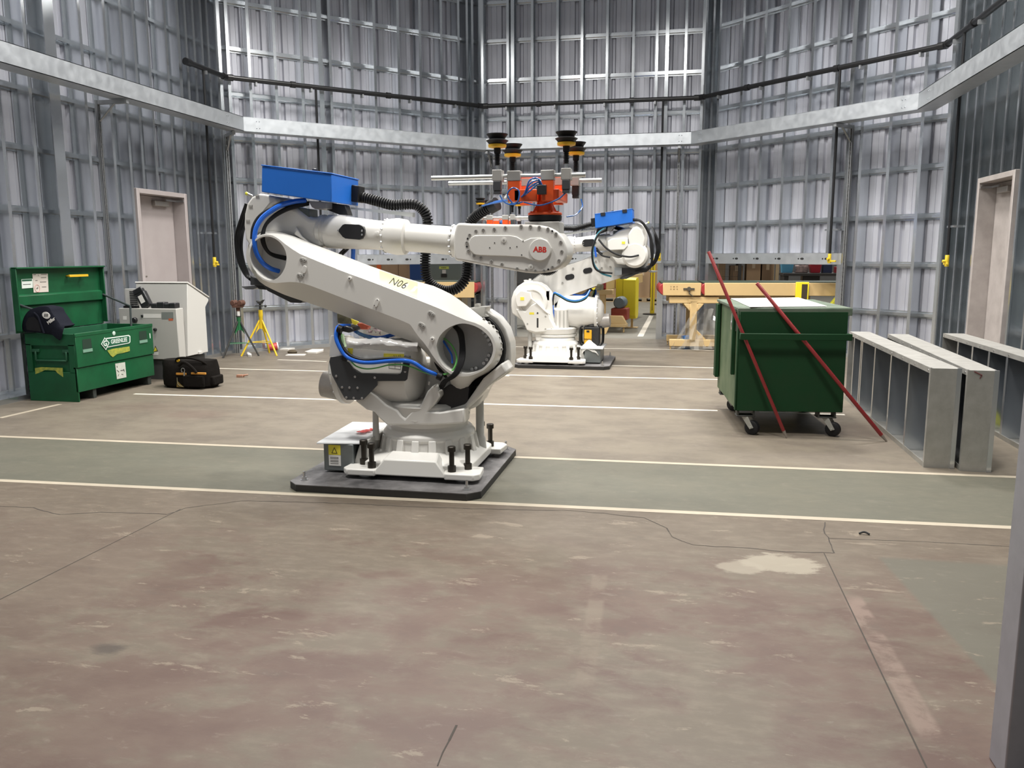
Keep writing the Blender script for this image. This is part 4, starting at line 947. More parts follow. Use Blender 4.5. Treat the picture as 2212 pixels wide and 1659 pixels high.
    b = MB(); b.prism_xz(lps(cf, [(480, 195), (590, 240), (545, 290), (500, 270)], .04), .03, .05); part('yellow_tag', b, YELST, T, smooth=False)
    b = MB(); b.prism_xz(lps(cf, [(550, 265), (640, 260), (740, 300), (720, 360), (600, 360)], .07), .07, .12); part('red_wrap', b, mat('rust_wrap', (.32, .06, .03), .5), T, .006)
    b = MB(); random.seed(3)
    for k in range(16):
        x, y = random.uniform(710, 960), random.uniform(330, 420); p0 = Vector(l3(cf, x, y, random.uniform(-.02, .06)))
        vs = [p0 + Vector((random.uniform(-.02, .02), random.uniform(-.02, .02), random.uniform(-.018, .018))) for _ in range(4)]; b.add(vs, [(0, 1, 2), (0, 2, 3), (0, 1, 3), (1, 2, 3)])
    o = part('crumpled_film', b, mat('mauve_film', (.26, .19, .20), .18, .2), T, smooth=False); 
    # drum wrap: lifted film over the top, label and yellow tape
    b = MB(); b.prism_xz(lps(cf, [(470, 640), (1270, 700), (1250, 1010), (640, 1005), (520, 930), (450, 840), (420, 700)], -.25), -.256, -.25); part('drum_label', b, PAPER, T, smooth=False)
    b = MB(); b.prism_xz(lps(cf, [(420, 632), (500, 640), (490, 730), (430, 715)], -.259), -.2595, -.257); b.prism_xz(lps(cf, [(960, 715), (1262, 725), (1262, 790), (960, 780)], -.259), -.2595, -.257); part('yellow_tape', b, YELST, T, smooth=False)
    b = MB()
    for x0, y0, x1, y1 in ((1035, 850, 1215, 853), (1035, 850, 1038, 930), (1215, 850, 1212, 950), (1035, 930, 1210, 950), (1035, 890, 1212, 900), (1130, 850, 1128, 940)): a_, c_ = Vector(l3(cf, x0, y0, -.2565)), Vector(l3(cf, x1, y1, -.2565)); b.cyl(a_, c_, .0009, n=4)
    for x in (1110, 1140, 1175, 1200): a_, c_ = Vector(l3(cf, x, 740, -.2602)), Vector(l3(cf, x + 14, 760, -.2602)); b.cyl(a_, c_, .0012, n=4)
    part('print', b, INK, T)
    random.seed(11); b = MB(); nx, ny = 22, 8; grid = []
    for i in range(nx):
        for j in range(ny):
            fx = i/(nx - 1); fy = j/(ny - 1)
            x = 400 + 1060*fx; top = 470 + 60*fx + 22*math.sin(fx*9) ; bot = 640 + 50*fx
            yl = -.19 - .085*math.sin(math.pi*min(1, .15 + fy*.7)) + random.uniform(-.008, .008)
            grid.append(l3(cf, x + random.uniform(-8, 8), top + (bot - top)*fy + random.uniform(-9, 9), yl))
    b.add(grid, [(i*ny + j, (i+1)*ny + j, (i+1)*ny + j + 1, i*ny + j + 1) for i in range(nx - 1) for j in range(ny - 1)]); part('plastic_film', b, FILM, T, angle=60)
    return T
Y_ = (0, 1, 0)
rob1, hub1 = build_robot('near white six-axis robot on a black plate, grey arm leaning back, tape numbered N06')
finish_robot(rob1, hub1); rob1.location = RO; rob1['group'] = 'six-axis robots'
rob2 = copy_tree(rob1); tag(rob2, 'far white six-axis robot facing left beside the conveyor opening, radio at its foot'); rob2.location = R2O; rob2.rotation_euler = (0, 0, math.pi)
# what only the near robot wears, the far one goes without
def drop(root, names):
    for c in list(root.children_recursive):
        if c.name.split('.')[0] in names: bpy.data.objects.remove(c)
drop(rob2, {'number_tape', 'number', 'crumpled_film', 'red_wrap', 'drum_label', 'yellow_tape', 'print', 'warning_triangle'})
def l2c(pts, r, m, name='cable'):
    b = MB(); b.tube([(l2(x, y, yl)[0], yl, l2(x, y, yl)[1]) for x, y, yl in pts], r, 8, 8); return part(name, b, m, rob2)
for k in range(3):
    l2c([(1235, 190 + 6*k, .16), (1330, 210, .18 + .02*k), (1410, 320 + 10*k, .20), (1440 - 8*k, 460, .21), (1430, 600, .2), (1380, 665, .16), (1250, 680, .12)], .014, BLACK)
l2c([(1000, 270, .2), (930, 320, .22), (885, 430, .24), (875, 560, .25), (900, 640, .24), (960, 700, .22), (1050, 730, .18)], .012, mat('teal_cable', (.03, .20, .27), .35))
l2c([(1000, 280, .22), (925, 340, .24), (872, 470, .26), (880, 610, .26), (930, 680, .24), (1060, 700, .2)], .012, BLACK)
l2c([(930, 380, .26), (1000, 460, .28), (1100, 520, .28), (1220, 545, .27), (1310, 530, .25)], .012, BLACK)
l2c([(910, 460, .24), (960, 530, .25), (1040, 550, .25)], .011, BLACK)
for k, m in enumerate((CBLUE, mat('teal_cable', (.03, .2, .27)), BLACK)):
    l2c([(505, 1130, .2), (500, 1000, .22), (510, 890 + 4*k, .24), (560, 900 + 8*k, .26), (640, 945 + 8*k, .27), (730, 955 + 8*k, .27), (810, 920 + 8*k, .26), (850, 860, .2)], .011, m, 'blue_cable' if k < 2 else 'cable')
b = MB(); b.box(-.022, .022, .20, .24, -.06, .06); 
p_ = l2(455, 910, .2); b.shift((p_[0], 0, p_[1])); part('terminal_block', b, CHAR, rob2, .003)
b = MB(); b.prism_xy([(-.60 + .02*k, -.22 + .012*math.sin(k)) for k in range(12)] + [(-.40, .10), (-.52, .14), (-.62, .05)], .222, .224)
# ------------------------------------------------------------------ mounting plates
def mount_plate(label, x0, x1, y0, y1, anchors):
    t = thing('mounting_plate', label, 'steel plate', ((x0 + x1)/2, (y0 + y1)/2, 0), group='robot mounting plates')
    hx, hy, c = (x1 - x0)/2, (y1 - y0)/2, .07
    pl = [(-hx + c, -hy), (hx - c, -hy), (hx, -hy + c), (hx, hy - c), (hx - c, hy), (-hx + c, hy), (-hx, hy - c), (-hx, -hy + c)]
    b = MB(); b.prism_xy(pl, 0, .040); part('plate_body', b, PLATEE, t, .002, 1); b = MB(); b.prism_xy(pl, .040, .0445); part('plate_top', b, PLATE, t, smooth=False)
    for ax_, ay in anchors:
        b = MB(); b.lathe((ax_*hx, ay*hy, .0445), (0, 0, 1), [(0, .024), (.004, .024), (.004, .015), (.020, .015), (.020, .008), (.055, .008)], 10); part('anchor_bolt', b, STEEL, t)
    return t
AN = [(-.87, -.83), (.85, -.86), (.88, .88), (-.88, .85)]
mount_plate('dusty black steel plate bolted to the floor under the near robot', -2.28, -1.085, 4.42, 5.62, AN)
mount_plate('grey-topped dark steel plate under the far robot', -1.985, -.79, 9.98, 11.12, AN)
# ------------------------------------------------------------------ vacuum grippers
def build_gripper(label):
    o = Vector((.75, 0, 1.588)); T = thing('vacuum_gripper', label, 'gripper', group='vacuum grippers')
    P = lambda n, b, m, par=None, bev=0, lab=None: part(n, b.shift(-o) if par is None or True else b, m, par or T, bev, 2, lab)
    b = MB(); b.lathe((.768, 0, 1.588), (0, 0, 1), [(0, .102), (.014, .102), (.016, .097)], 40); b.lathe((.768, 0, 1.602), (0, 0, 1), [(0, .064), (.02, .052), (.085, .047), (.13, .066)], 24)
    for k in range(4): b.prism([(.765 + .005*math.cos(k*math.pi/2 + .8), 0, 0) and Vector((.768, 0, 1.604)) + Matrix.Rotation(k*math.pi/2 + .75, 3, 'Z') @ Vector(q) for q in ((.04, -.005, 0), (.09, -.005, 0), (.045, -.005, .07))], Matrix.Rotation(k*math.pi/2 + .75, 3, 'Z') @ Vector((0, .010, 0)))
    P('gripper_pedestal', b, ORANGE, None, .003)
    for k in range(6): a = 2*math.pi*k/6; q_ = Vector((.765 + .08*math.cos(a), .08*math.sin(a), 1.603)) - o; bolt(T, q_, (0, 0, 1), .008, .010, ORANGE, 'flange_bolt')
    zb = 1.812
    yF_, yB_ = -.09, .29
    b = MB(); b.box(.60, .86, -.02, .24, 1.70, 1.72); b.box(.60, .74, -.12, -.02, 1.665, 1.735); b.box(.80, .865, -.10, .30, 1.675, 1.735); P('gripper_frame', b, ORANGE, None, .006)
    for x in (.60, .80):
        for y in (yF_, yB_):
            b = MB(); b.box(x - .036, x + .036, y - .03, y + .03, 1.665, 1.785); P('bar_bracket', b, ORANGE, None, .003)
            b = MB(); b.box(x - .04, x + .04, y - .032, y + .032, zb - .028, zb + .030); P('bar_clamp', b, ALUG, None, .004)
    for y, x0, x1 in ((yF_, .09, 1.02), (yB_, .09, 1.08)):
        b = MB(); b.cyl((x0, y, zb), (x1, y, zb), .0135, n=14); P('cross_bar', b, ALU)
    for x in (.505, .912):
        for y, dy in ((yF_, -.04), (yB_, .04)):
            yy = y + dy
            b = MB(); b.box(x - .028, x + .028, min(y, yy) - .02, max(y, yy) + .02, zb - .03, zb + .035); P('rod_clamp', b, ALUG, None, .003)
            cpx = thing('x', 'x', 'x') if False else None
            b = MB(); b.cyl((x, yy, zb - .10), (x, yy, zb + .14), .010, n=10); st = P('cup_stem', b, STEEL)
            b = MB(); b.box(x - .022, x + .022, yy - .022, yy + .022, zb - .085, zb - .03); b.box(x - .020, x + .020, yy - .020, yy + .020, zb - .105, zb - .085); P('valve_block', b, CHAR, st, .003)
            b = MB(); b.corrugated([(x, yy, zb + .06), (x, yy, zb + .09), (x, yy, zb + .135)], .011, .017, .009, 12); b.cyl((x, yy, zb + .13), (x, yy, zb + .165), .020, n=14); P('spring', b, BLACK, st)
            b = MB(); b.lathe((x, yy, zb + .160), (0, 0, 1), [(0, .040), (.004, .052), (.018, .054), (.020, .050)], 28); P('cup_ring', b, YEL, st)
            b = MB(); b.lathe((x, yy, zb + .179), (0, 0, 1), [(0, .048), (.012, .056), (.022, .066), (.030, .050), (.034, .046), (.044, .052), (.056, .062), (.060, .062), (.058, .050)], 32); P('suction_cup', b, BLACK, st)
    def hose(pts, r=.0045, m=None): b = MB(); b.tube(pts, r, 7, 8); P('air_hose', b, m or mat('air_hose_blue', (.03, .13, .42), .25))
    for k in range(4):
        dy = .012*k
        hose([(.36, .08 + dy, 1.655), (.46, .02 + dy, 1.668 + .004*k), (.58, -.06 + dy, 1.68), (.66, -.13 + dy*.5, 1.70), (.70, -.15, 1.78 - .02*k), (.75, -.15 + dy*.3, 1.79 - .01*k), (.78, -.14, 1.74)])
    hose([(.52, -.13, 1.70), (.55, -.15, 1.66), (.60, -.16, 1.645), (.66, -.15, 1.66)]); hose([(.60, -.15, 1.65), (.57, -.16, 1.70), (.60, -.16, 1.74), (.64, -.16, 1.72), (.63, -.16, 1.66), (.58, -.14, 1.65)])
    hose([(.66, -.12, 1.66), (.76, -.14, 1.64), (.86, -.14, 1.67), (.91, -.13, 1.71)]); hose([(.95, .30, 1.70), (.96, .28, 1.65), (.93, .2, 1.60), (.88, .15, 1.585)])
    b = MB(); b.box(.745, .80, -.165, -.13, 1.70, 1.755); P('valve_island', b, BLACKG, None, .004)
    b = MB(); b.lathe((.565, -.15, 1.69), (.6, 0, .8), [(-.012, .012), (.012, .012)], 12); P('hose_fitting', b, PAPER)
    return T
GO = Vector((.75, 0, 1.588))
g1 = build_gripper('near orange vacuum gripper with four black suction cups, bolted on the near robot wrist'); g1.location = RO + GO
g2 = copy_tree(g1); tag(g2, 'far orange vacuum gripper half hidden behind the near robot wrist'); g2.rotation_euler = (0, 0, math.pi); g2.location = R2O + Vector((-.75, 0, 1.588))
# ================================================================== left side: job box, hood, cabinets, pendant, bag, stands, litter
def c6(x, y): return (x/4.514, 560 + y/4.514)
def c5(x, y): return (1400 + x/3.77, 520 + y/3.77)
def c7(x, y): return (1780 + x/2.183, 300 + y/2.183)
def ch(x, y): return (470 + x/8.296, 600 + y/8.296)
GREEN = mat('job_box_green', (.008, .092, .034), .45, spec=.3, noise=.7, nscale=5, ncol=(.007, .055, .022), bump=.05, bscale=30)
GREEND = mat('job_box_inside', (.014, .10, .045), .55, noise=.6, nscale=5, ncol=(.010, .06, .03))
JX0, JX1, JY0, JY1, JZ = -6.20, -5.64, 6.865, 8.055, .662
jb = thing('job_box', 'open green steel job box with upright lid against the left wall', 'tool chest', ((JX0 + JX1)/2, (JY0 + JY1)/2, 0))
JO = jb.location.copy()
def jp(name, b, m, par=None, bev=.003, label=None): return part(name, b.shift(-JO), m, par or jb, bev, 1, label)
t_ = .018
b = MB(); b.box(JX1 - t_, JX1, JY0, JY1, .335, JZ); b.box(JX1 - .035, JX1 - .012, JY0, JY1, .095, .325); b.box(JX1 - .05, JX1 - .02, JY0, JY1, .32, .34); front = jp('front_panel', b, GREEN)
b = MB(); b.box(JX0, JX1 - t_, JY0, JY0 + t_, .0, .29); b.box(JX0, JX1 - t_, JY0 + .022, JY0 + .03, .28, .60); b.box(JX0, JX1 - t_, JY0, JY0 + t_, .545, JZ); b.box(JX0, JX0 + .06, JY0, JY0 + t_, .28, .56); b.box(JX1 - .09, JX1 - t_, JY0, JY0 + t_, .28, .56); sidep = jp('end_panel', b, GREEN)
b = MB(); b.box(JX0, JX1 - t_, JY1 - t_, JY1, .09, JZ); jp('end_panel', b, GREEN)
b = MB(); b.box(JX0, JX0 + t_, JY0 + t_, JY1 - t_, .09, JZ); jp('back_panel', b, GREEND)
b = MB(); b.box(JX0 + t_, JX1 - .04, JY0 + .03, JY1 - t_, .10, .12); jp('chest_floor', b, GREEND)
b = MB(); b.box(JX0 + .01, JX1 - .03, JY0 + .45, JY0 + .52, 0, .095); b.box(JX0 + .01, JX1 - .03, JY1 - .10, JY1 - .02, 0, .095); b.box(JX0 + .01, JX1 - .10, JY0 + .03, JY0 + .06, 0, .1)
for nm, (ya, yb, xb) in (('skid', (JY0 + .22, JY0 + .27, .03)), ('skid', (JY1 - .10, JY1 - .04, .03))):
    b = MB(); b.box(JX0 + .01, JX1 - xb, ya, yb, 0, .098); jp(nm, b, mat('skid_dark', (.03, .035, .03), .7))
b = MB(); b.box(JX1 - .020, JX1 + .003, JY0 - .004, JY1 + .004, JZ - .03, JZ + .004); jp('top_rim', b, GREEN)
for y0 in (JY0 + .09, JY1 - .235):
    b = MB(); y1 = y0 + .125; x = JX1 + .0015; z0, z1 = .485, .60
    b.add([(x, y0, z0), (x, y1, z0), (x, y1, z1), (x, y0, z1)], [(0, 1, 2, 3)]); hc_ = jp('handle_recess_shade', b, mat('recess_shade', (.008, .03, .016), .7), bev=0)  # flat dark quad paints the shade of a hand recess
    b = MB(); b.box(JX1 - .001, JX1 + .006, y0 - .004, y1 + .004, z0 - .012, z0 + .018); jp('recess_lip', b, mat('lip_pale', (.16, .30, .22), .5), bev=0)  # paler green bar along the lower edge
def decal_x(c, pts, x=JX1 + .003): return [on_x(*c(px, py), x) for px, py in pts]
def jdecal(name, P, m, d=(.0015, 0, 0)): b = MB(); b.prism(P, d); return jp(name, b, m, bev=0)
LOGW = mat('sticker_white', (.72, .78, .73), .5); LOGG = mat('sticker_green', (.012, .10, .05), .5)
jdecal('emblem', decal_x(c6, [(1035, 768), (1255, 738), (1270, 750), (1270, 808), (1258, 820), (1040, 862)]), LOGW)
jdecal('emblem', decal_x(c6, [(1040, 778), (1250, 748), (1262, 756), (1262, 804), (1252, 812), (1045, 852)], JX1 + .005), LOGG)
jdecal('emblem', decal_x(c6, [(985, 828), (1020, 762), (1066, 815), (1032, 886)], JX1 + .0066), LOGW)
jdecal('emblem', decal_x(c6, [(994, 827), (1021, 774), (1058, 816), (1031, 874)], JX1 + .0085), LOGG)
p_ = on_x(*c6(1162, 795), JX1 + .0072); text('lettering', 'GREENLEE', .060, LOGW, jb, face_m(p_ - JO, (0, 1, 0), (0, 0, 1)), bold=.0009, sx=.92)
p_ = on_x(*c6(1026, 823), JX1 + .0105); text('lettering', 'G', .075, LOGW, jb, face_m(p_ - JO, (0, 1, 0), (0, 0, 1)), bold=.002)
p_ = on_x(*c6(1463, 750), JX1 + .0015); text('number', '1', .075, LOGW, jb, face_m(p_ - JO, (0, 1, 0), (0, 0, 1)), bold=.002)
p_ = on_x(*c6(1108, 722), JX1); b = MB(); b.lathe(p_, (1, 0, 0), [(0, .022), (.005, .022), (.007, .018)], 20); jp('lock', b, mat('lock_pale', (.5, .62, .55), .4), bev=0)
SCR = mat('scraped_yellow', (.42, .40, .05), .6, noise=.8, nscale=30, ncol=(.08, .20, .05))
jdecal('paint_smear', decal_x(c6, [(1045, 890), (1110, 872), (1262, 850), (1266, 895), (1190, 915), (1140, 925), (1100, 955), (1075, 935)]), SCR)
jdecal('paper_label', decal_x(c6, [(1122, 1018), (1218, 1003), (1232, 1150), (1140, 1170)], JX1 - .009), mat('worn_paper', (.55, .56, .50), .8, noise=.5, nscale=25, ncol=(.35, .38, .32)))
b = MB()
for (x0, y0), (x1, y1) in (((1140, 1080), (1160, 1100)), ((1175, 1085), (1212, 1080)), ((1205, 1070), (1212, 1095)), ((1150, 1140), (1160, 1120)), ((1185, 1120), (1200, 1125)), ((1140, 1040), (1144, 1056))):
    b.cyl(on_x(*c6(x0, y0), JX1 - .007), on_x(*c6(x1, y1), JX1 - .007), .003, n=5)
jp('print', b, INK, bev=0)
b = MB(); b.prism([on_y(*c6(x, y), JY0 - .0015) for x, y in ((340, 1062), (400, 1052), (610, 1060), (615, 1150), (560, 1110), (540, 1085), (440, 1080), (380, 1108), (345, 1120))], (0, .001, 0)); jp('paint_smear', b, SCR, bev=0)
b = MB(); z = .49
b.cyl((JX0 + .10, JY0 + .008, z), (JX0 + .10, JY0 + .008, .40), .010, n=8); b.cyl((JX1 - .12, JY0 + .008, z), (JX1 - .12, JY0 + .008, .40), .010, n=8); b.cyl((JX0 + .10, JY0 + .008, .40), (JX1 - .12, JY0 + .008, .40), .010, n=8); b.box(JX0 + .06, JX0 + .14, JY0 + .004, JY0 + .03, .48, .51); b.box(JX1 - .16, JX1 - .08, JY0 + .004, JY0 + .03, .48, .51); jp('drop_handle', b, GREEND, sidep)
# lid, standing upright on its hinge
LX = -6.225; LY0, LY1, LZ0, LZ1 = 6.80, 8.04, .665, 1.292
b = MB(); b.box(LX - .012, LX, LY0, LY1, LZ0, LZ1); b.box(LX, LX + .055, LY0, LY0 + .015, LZ0 + .02, LZ1); b.box(LX, LX + .055, LY1 - .015, LY1, LZ0 + .02, LZ1); b.box(LX, LX + .07, LY0, LY1, LZ1 - .012, LZ1 + .004); lid = jp('lid', b, GREEN)
b = MB(); zb_ = .975; b.loft([[(LX, LY0 + .02, zb_ - .06), (LX, LY0 + .02, zb_ + .06), (LX + .03, LY0 + .02, zb_ + .045), (LX + .03, LY0 + .02, zb_ - .045)], [(LX, LY1 - .02, zb_ - .06), (LX, LY1 - .02, zb_ + .06), (LX + .03, LY1 - .02, zb_ + .045), (LX + .03, LY1 - .02, zb_ - .045)]]); jp('lid_stiffener', b, GREEN, lid)
def lid_decal(name, pts, m, x=LX + .003, par=lid): b = MB(); b.prism([on_x(*c6(px, py), x) for px, py in pts], (.0012, 0, 0)); return jp(name, b, m, par, 0)
lid_decal('paper_label', [(315, 143), (465, 140), (473, 318), (328, 325)], mat('pink_paper', (.62, .56, .50), .8))
lid_decal('paper_label', [(208, 196), (318, 190), (320, 278), (213, 286)], LOGW); lid_decal('print', [(214, 200), (310, 195), (311, 210), (215, 215)], LOGG, LX + .0052)
b = MB()
for x0, y0, x1, y1 in ((325, 152, 350, 151), (400, 149, 455, 147), (370, 150, 376, 162), (345, 208, 365, 206), (400, 180, 450, 178), (390, 222, 450, 220), (410, 270, 450, 269), (225, 246, 300, 243), (355, 285, 372, 280), (360, 292, 370, 270)):
    b.cyl(on_x(*c6(x0, y0), LX + .0055), on_x(*c6(x1, y1), LX + .0055), .0022, n=4)
jp('print', b, INK, lid, 0)
b = MB(); p_ = on_x(*c6(364, 285), LX + .005)
for k in range(24):
    a0, a1 = 2*math.pi*k/24, 2*math.pi*(k + 1)/24; b.cyl(p_ + Vector((0, .032*math.cos(a0), .036*math.sin(a0))), p_ + Vector((0, .032*math.cos(a1), .036*math.sin(a1))), .002, n=4)
jp('prohibition_ring', b, mat('pink_ring', (.6, .18, .18), .6), lid, 0)
for f in (.28,):
    y0 = on_x(*c6(618, 150), LX).y; y1 = on_x(*c6(803, 158), LX).y; b = MB(); b.box(LX + .055, LX + .075, y0, y1, 1.185, 1.21); b.box(LX, LX + .06, y0 + .03, y0 + .05, 1.19, 1.205); b.box(LX, LX + .06, y1 - .05, y1 - .03, 1.19, 1.205); jp('lid_grip', b, YEL, lid, .003)
b = MB(); b.cyl((LX + .03, LY1 - .02, .985), (LX + .33, LY1 + .02, .855), .011, n=8); b.cyl((LX + .33, LY1 + .02, .855), (LX + .36, LY1 - .03, .64), .011, n=8); jp('lid_strut', b, mat('strut_dark', (.03, .04, .04), .5), lid, 0)
b = MB(); b.cyl((LX + .03, LY0 + .03, .94), (LX + .30, LY0 + .09, .84), .011, n=8); b.cyl((LX + .30, LY0 + .09, .84), (LX + .34, LY0 + .10, .64), .011, n=8); jp('lid_strut', b, mat('strut_dark', (.03, .04, .04), .5), lid, 0)
# welding hood bag hanging over the rim
NAVY = mat('navy_cloth', (.008, .009, .016), .8, spec=.15, bump=.3, bscale=30)
hb = thing('hood_bag', 'black welding hood bag with white emblem hanging over the job box rim', 'bag', (-5.98, 6.92, .62)); HO = hb.location.copy()
pl = [(232, 700), (222, 630), (245, 550), (300, 488), (395, 457), (485, 460), (520, 520), (562, 578), (608, 650), (630, 705), (606, 792), (575, 778), (545, 745), (430, 725), (330, 712)]
SIL = smooth2([(on_y(*c6(x, y), 6.86).x, on_y(*c6(x, y), 6.86).z) for x, y in pl], sub=3)
mx = sum(p[0] for p in SIL)/len(SIL); mz = sum(p[1] for p in SIL)/len(SIL)
loops = []
for yy, k in ((6.825, .55), (6.832, .85), (6.845, .97), (6.87, 1.0), (6.95, 1.0), (7.03, .9), (7.06, .6)): loops.append([(mx + (x - mx)*k, yy, mz + (z - mz)*k if z > mz or yy < 6.86 else mz + (z - mz)*k*(.25 if yy >= 6.86 else 1)) for x, z in SIL])
b = MB(); b.loft(loops); part('bag_shell', b.shift(-HO), NAVY, hb)
b = MB(); b.prism([on_y(*c6(x, y), 6.822) for x, y in ((262, 690), (250, 630), (275, 570), (330, 560), (372, 600), (390, 650), (400, 705))], (0, .004, 0)); part('bag_opening_shade', b.shift(-HO), mat('hood_shade', (.004, .004, .006), .9), hb)  # flat near-black patch paints the shade inside the opening
b = MB(); b.tube([on_y(*c6(x, y), 6.82) for x, y in ((330, 520), (370, 560), (400, 640), (430, 722))], .010, 8); part('bag_seam', b.shift(-HO), NAVY, hb)
pc = on_y(*c6(449, 547), 6.8195); b = MB(); b.prism_xz([(pc.x + .043*math.cos(t)*math.cos(-.25) - .032*math.sin(t)*math.sin(-.25), pc.z + .043*math.cos(t)*math.sin(-.25) + .032*math.sin(t)*math.cos(-.25)) for t in [2*math.pi*k/28 for k in range(28)]], 6.819, 6.822); em = part('emblem', b.shift(-HO), PAPER, hb)
b = MB()
for dx in (-.015, 0, .015): b.prism([pc + Vector((dx - .008, -.002, -.016)), pc + Vector((dx + .001, -.002, -.013)), pc + Vector((dx + .009, -.002, .016)), pc + Vector((dx, -.002, .013))], (0, .001, 0))
part('emblem_bars', b.shift(-HO), INK, em)
p_ = on_y(*c6(498, 600), 6.819); text('lettering', 'Miller', .044, PAPER, hb, face_m(p_ - HO, (1, 0, .62), (0, 0, 1)), bold=.0012, sx=.95)
# controller cabinets
CABW = mat('cabinet_white', (.56, .55, .52), .42); CABG = mat('cabinet_grey', (.47, .46, .43), .45)
CX = -5.50
cab = thing('control_cabinet', 'low pale grey control cabinet beside the job box, pendant lying on top', 'cabinet', (-5.86, 8.44, 0)); CO = cab.location.copy()
b = MB(); b.box(-6.24, CX - .01, 8.32, 8.455, .235, .812); bd = part('body', b.shift(-CO), CABG, cab, .006)
b = MB(); b.box(-6.2, CX - .06, 8.34, 8.45, 0, .235); part('plinth', b.shift(-CO), mat('plinth_dark', (.05, .05, .05), .6), cab, .003)
yf = 8.32
def on_cab(x, y): return on_y(*c6(x, y), yf)
def cabd(name, pts, m, d=.0015): b = MB(); b.prism([on_cab(x, y) + Vector((0, -d, 0)) for x, y in pts], (0, d, 0)); return part(name, b.shift(-CO), m, cab, smooth=False)
cabd('text_strip', [(1398, 532), (1570, 535), (1570, 572), (1398, 572)], PAPER); cabd('rating_plate', [(1575, 515), (1690, 515), (1692, 585), (1577, 585)], mat('plate_grey', (.33, .34, .33), .4, .4)); cabd('orange_label', [(1643, 578), (1688, 576), (1688, 598), (1646, 600)], mat('orange_label', (.55, .13, .06), .5)); cabd('small_label', [(1200, 555), (1235, 555), (1235, 590), (1200, 590)], PAPER)
cabd('warning_sticker', [(1490, 910), (1515, 842), (1540, 895)], INK); cabd('warning_sticker', [(1497, 902), (1515, 856), (1532, 891)], YELST, .003); cabd('small_label', [(1500, 905), (1545, 905), (1545, 935), (1500, 935)], PAPER)
for x, y, r, h, nm in ((1320, 592, .030, .035, 'rotary_switch'), (1388, 553, .014, .012, 'key_switch'), (1518, 685, .017, .03, 'door_latch')):
    p_ = on_cab(x, y); b = MB(); b.lathe(p_, (0, -1, 0), [(0, r), (h*.8, r), (h, r*.8)], 18); part(nm, b.shift(-CO), BLACKG, cab)
tall = thing('tall_cabinet', 'taller white cabinet with a sloping top behind the low control cabinet', 'cabinet', (-5.83, 8.83, 0)); TO = tall.location.copy()
prof = [(on_x(*c6(x, y), CX).y, on_x(*c6(x, y), CX).z) for x, y in ((1830, 948), (2030, 903), (2003, 470), (2005, 462), (2034, 405), (2033, 385), (1826, 240))]
b = MB(); b.loft([[(-6.16, y, z) for y, z in prof], [(CX, y, z) for y, z in prof]]); part('body', b.shift(-TO), CABW, tall, .005)
pt = [(on_x(*c6(x, y), CX).y, on_x(*c6(x, y), CX).z) for x, y in ((2036, 374), (2036, 362), (1826, 218), (1822, 232))]
b = MB(); b.loft([[(-6.17, y, z) for y, z in pt], [(CX + .006, y, z) for y, z in pt]]); part('sloping_top', b.shift(-TO), CABW, tall, .003)
b = MB(); b.box(-6.1, CX - .05, 8.52, 8.9, 0, .235); part('plinth', b.shift(-TO), mat('plinth_dark', (.05, .05, .05), .6), tall, .003)
b = MB(); b.box(-6.20, -6.04, 8.40, 8.45, .812, 1.03); vp = part('vent_panel', b.shift(-CO), CABW, cab, .003)
b = MB()
for k in range(8): b.box(-6.14, -6.045, 8.397, 8.40, .85 + .02*k, .862 + .02*k)
part('vent_slot', b.shift(-CO), INK, vp, smooth=False)
b = MB(); p_ = on_x(*c6(1945, 915), CX); b.box(CX - .01, CX + .018, p_.y - .03, p_.y + .04, p_.z - .01, p_.z + .02); part('hinge', b.shift(-TO), CABW, tall, .002)
pd = thing('teach_pendant', 'black teach pendant leaning on the low cabinet top, white sticker on its back', 'pendant', (-5.85, 8.40, .813)); PO = pd.location.copy()
M_ = Matrix.Translation((-5.93, 8.40, .845)) @ Matrix.Rotation(R(-26), 4, 'Y')
b = MB(); b.box(-.062, .05, -.03, .03, -.03, .20, M_); b.box(-.07, .055, -.034, -.01, .15, .215, M_); b.box(.03, .062, -.034, .034, -.02, .16, M_); part('pendant_body', b.shift(-PO), BLACKG, pd, .012)
b = MB(); b.box(-.035, .022, -.033, -.031, .035, .125, M_); part('white_sticker', b.shift(-PO), PAPER, pd, smooth=False)
kb = thing('pendant_bracket', 'black pendant holder blocks lying along the low cabinet top edge', 'bracket', (-5.70, 8.40, .813)); KO = kb.location.copy()
for x0, x1, h in ((-5.85, -5.77, .055), (-5.775, -5.68, .07), (-5.685, -5.60, .055), (-5.625, -5.54, .062)):
    b = MB(); b.box(x0, x1, 8.35, 8.445, .813, .813 + h); part('holder_block', b.shift(-KO), BLACKG, kb, .01)
ct = thing('cable_tail', 'flat black cable coil at the left end of the low cabinet top', 'cable', (-6.12, 8.37, .813)); b = MB(); b.tube([(-6.2 + .17*math.cos(t*.5)*0 + .02*t, 8.36 + .012*math.sin(t*1.7), .825 + .006*t % .02) for t in range(9)], .012, 8); b.box(-6.19, -6.02, 8.34, 8.39, .813, .838); part('cable_coil', b.shift(-ct.location), BLACK, ct, .006)
